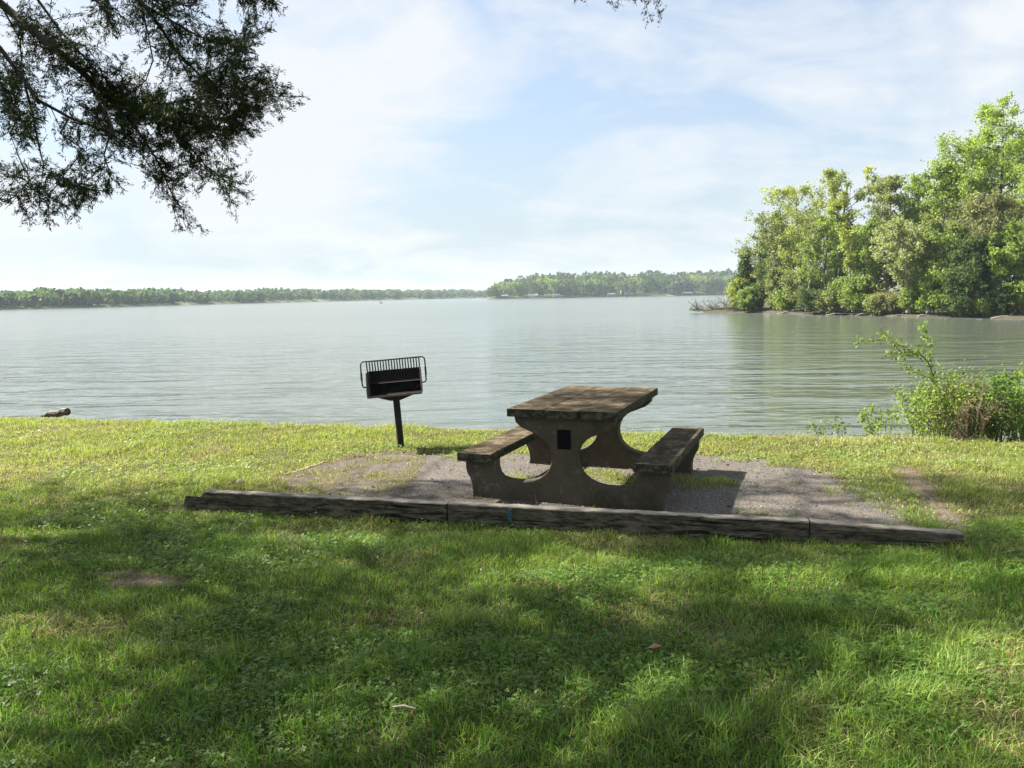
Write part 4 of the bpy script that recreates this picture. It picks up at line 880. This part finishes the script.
# boughs seen against the sky
def PX(x, y, d): return at_y(x, y, d) - TB
boughs = [ # depth, radii, foliage start, twigs per metre, points
 (4.9, .030, .006, .30, 46, [(-150, -95), (-60, -42), (0, 3), (30, 28), (62, 55), (85, 75), (105, 93), (135, 108), (165, 119), (200, 132), (228, 138)]),
 (5.0, .010, .003, .15, 44, [(105, 93), (125, 118), (143, 145), (158, 172), (170, 200), (186, 226)]),
 (4.8, .009, .003, .25, 26, [(85, 75), (100, 105), (112, 132), (104, 165), (112, 190)]),
 (5.1, .013, .003, .30, 40, [(95, -60), (130, -14), (143, 4), (160, 27), (177, 52), (200, 76), (216, 86), (248, 90), (279, 98)]),
 (5.2, .008, .003, .30, 38, [(143, 4), (170, 20), (198, 36), (225, 45), (238, 40)]),
 (5.1, .006, .002, .20, 48, [(200, 76), (222, 66), (240, 48), (246, 33)]),
 (5.0, .006, .002, .50, 14, [(140, 0), (147, 30), (153, 60), (146, 50 + 30), (133, 62 + 30)]),
 (5.0, .007, .003, .10, 60, [(135, 108), (165, 105), (200, 98), (232, 80), (258, 74)]),
 (5.0, .007, .003, .10, 60, [(165, 119), (195, 118), (225, 122), (245, 112), (258, 106)]),
 (5.0, .006, .003, .10, 52, [(150, 114), (182, 145), (205, 175), (232, 196)]),
 (4.6, .017, .004, .30, 24, [(-120, -60), (-50, 0), (0, 48), (20, 75), (38, 100), (68, 120), (100, 135), (125, 150)]),
 (4.6, .007, .002, .55, 34, [(25, 85), (33, 120), (38, 150), (44, 178), (70, 193), (95, 200)]),
 (4.5, .005, .002, .55, 34, [(20, 118), (10, 140), (18, 165), (30, 190), (18, 205), (5, 212)]),
 (4.7, .005, .002, .50, 28, [(70, 120), (60, 140), (84, 160), (60, 190), (45, 212)]),
 (4.6, .009, .003, .25, 34, [(-60, 40), (-20, 60), (5, 90), (10, 115), (30, 130)]),
 (5.0, .010, .003, .30, 34, [(10, -40), (38, 0), (60, 30), (75, 47), (100, 75), (118, 88)]),
 (4.9, .006, .002, .30, 40, [(0, 3), (20, 40), (22, 70), (8, 95)]),
 (5.0, .006, .002, .40, 34, [(80, -30), (95, 0), (108, 8), (125, 18)]),
 (5.2, .008, .003, .25, 42, [(160, -50), (200, -26), (225, -12), (250, -5), (272, -6)]),
 (5.2, .006, .002, .25, 42, [(120, -30), (140, -6), (165, 6), (185, 4)]),
 (5.6, .008, .003, .20, 34, [(500, -115), (545, -50), (585, -28), (610, -20), (635, -16), (648, -15)]),
 (5.6, .006, .002, .20, 34, [(540, -58), (548, -34), (556, -24)]),
]
bf, ba_, bs = [], [], []
for (dep, r0, r1, fs0, tpm, pts) in boughs:
    P = [PX(x, y - 10 * min(1, max(0, (y - 100) / 60)), dep + .30 * math.sin(.02 * x + .9 * kk)) for kk, (x, y) in enumerate(pts)]
    tk.tube(P, list(np.linspace(r0, r1, len(P))), 7, cap=False)
    P = np.array(P); seg = np.linalg.norm(np.diff(P, axis=0), axis=1); cum = np.concatenate([[0], np.cumsum(seg)]); Lt = cum[-1]
    for q in range(int(tpm * Lt * (1 - fs0) * 1.5) + 2):
        s = r.uniform(fs0, 1) * Lt; j = min(int(np.searchsorted(cum, s)) - 1, len(seg) - 1); j = max(j, 0); b = P[j] + (P[j + 1] - P[j]) * ((s - cum[j]) / seg[j]); td = (P[j + 1] - P[j]) / seg[j]
        d = unit(td * .55 + r.normal(0, .62, 3) + np.array([0, 0, -.08])); ll = r.uniform(.06, .22); e = b + d * ll + np.array([0, 0, -.10 * ll])
        tk.tube([b, (b + e) / 2 + r.normal(0, .008, 3), e], [.0028, .002, .001], 3, cap=False)
        for w in range(int(ll / .026) + 1):
            s2 = b + (e - b) * r.uniform(.2, 1); d2 = unit(d * .5 + r.normal(0, .6, 3) + np.array([0, 0, -.05])); l2 = r.uniform(.03, .09); n = int(l2 / .0055) + 4
            C = s2 + d2 * (r.random((n, 1)) * l2) + r.normal(0, .006, (n, 3)); bf.append(C); ba_.append(unit(d2 + r.normal(0, .38, (n, 3)))); bs.append(.021 * (.6 + .9 * r.random(n)))
C = np.concatenate(bf); print('bough cards', len(C))
FV.append(leaf_cards(C, np.concatenate(bs), .20, axis=np.concatenate(ba_), r=r)); FT.append(np.array([.035, .055, .016]) * (.5 + .9 * r.random((len(C), 1))))
# limbs that carry the visible boughs back to the trunk
for a, z0 in ((PX(-150, -95, 4.9), 4.3), (PX(-120, -60, 4.6), 3.9), (PX(-60, 40, 4.6), 3.2), (PX(95, -60, 5.1), 5.0), (PX(160, -50, 5.2), 5.2), (PX(10, -40, 5.0), 4.6), (PX(80, -30, 5.0), 4.9), (PX(120, -30, 5.2), 5.1), (PX(500, -90, 5.6), 5.6)):
    b = np.array([.25 * math.sin(z0 * .5), .2 * math.sin(z0 * .4 + 1), z0]); mid = (a + b) / 2 + np.array([0, .1, .35]); tk.tube([b, mid, a], [.07, .045, .02], 7, cap=False)
tk.build('trunk', MATS['cedar_bark'], ced, smooth=True)
link_mesh('foliage', mesh_np('foliage', np.concatenate(FV), 4, np.concatenate(FT)), MATS['cedar'], ced)

# ------------------------------------------------------------------ haze
hz = MB(); hz.box(-2600, 2600, -400, 2600, -5.2, 24)
hm = bpy.data.materials.new('lake haze'); hm.use_nodes = True; t = NT(hm.node_tree); t.n.remove(t.n['Principled BSDF'])
pv = t.new('ShaderNodeVolumePrincipled'); pv.inputs['Color'].default_value = (.74, .88, 1, 1); pv.inputs['Density'].default_value = .0002; pv.inputs['Anisotropy'].default_value = .1
t.link(pv.outputs[0], t.n['Material Output'].inputs['Volume'])
tag(hz.build('haze', hm), kind='stuff')

# ------------------------------------------------------------------ sky
w = bpy.data.worlds.new('World'); SC.world = w; w.use_nodes = True; t = NT(w.node_tree); bg = t.n['Background']
sky = t.new('ShaderNodeTexSky', sky_type='NISHITA'); sky.sun_disc = False; sky.sun_elevation = SUN_EL; sky.sun_rotation = SUN_AZ
sky.air_density = 1.0; sky.dust_density = 0.7; sky.ozone_density = 2.0
tc = t.new('ShaderNodeTexCoord'); sp = t.new('ShaderNodeSeparateXYZ'); t.link(tc.outputs['Generated'], sp.inputs[0])
zz = t.math('ADD', t.math('MAXIMUM', sp.outputs[2], 0.0), .30)
cv = t.new('ShaderNodeCombineXYZ'); t.link(t.math('DIVIDE', sp.outputs[0], zz), cv.inputs[0]); t.link(t.math('DIVIDE', sp.outputs[1], zz), cv.inputs[1])
m1 = t.mapping(cv.outputs[0], (1, .75, 1), (2.3, 1.1, 0), (0, 0, math.radians(24)))
c1 = t.noise(m1, 1.35, 8, .55, .8); c2 = t.noise(t.mapping(cv.outputs[0], (.8, 1.4, 1), (5, 2, 0), (0, 0, math.radians(-30))), 2.6, 8, .62, .6)
cl = t.math('ADD', t.math('MULTIPLY', c1, .58), t.math('MULTIPLY', c2, .42))
mask = t.ramp(cl, [(.41, 0.20), (.48, .58), (.57, 1.0)])
veil = t.ramp(sp.outputs[2], [(0.0, .92), (.08, .75), (.22, .3), (.45, 0.0)])
cloud = (4.6, 4.83, 5.06)
t.link(t.mix(mask, t.mix(veil, sky.outputs[0], (2.85, 3.45, 3.87)), cloud), bg.inputs[0]); bg.inputs[1].default_value = .050

# ------------------------------------------------------------------ render settings
vs_ = SC.view_settings; SC.display_settings.display_device = 'sRGB'; vs_.view_transform = 'Standard'; vs_.look = 'None'; vs_.gamma = 1; vs_.use_curve_mapping = False; vs_.exposure = 1.95
cy = SC.cycles; cy.use_denoising = True; cy.denoising_prefilter = 'ACCURATE'   # fine detail kept by albedo and normal guides
try: cy.denoiser = 'OPENIMAGEDENOISE'; cy.denoising_input_passes = 'RGB_ALBEDO_NORMAL'
except Exception: pass
cy.use_adaptive_sampling = True; cy.adaptive_threshold = .004; cy.max_bounces = 7; cy.diffuse_bounces = 3; cy.glossy_bounces = 3; cy.transmission_bounces = 4; cy.volume_bounces = 1; cy.transparent_max_bounces = 6; cy.sample_clamp_indirect = 6
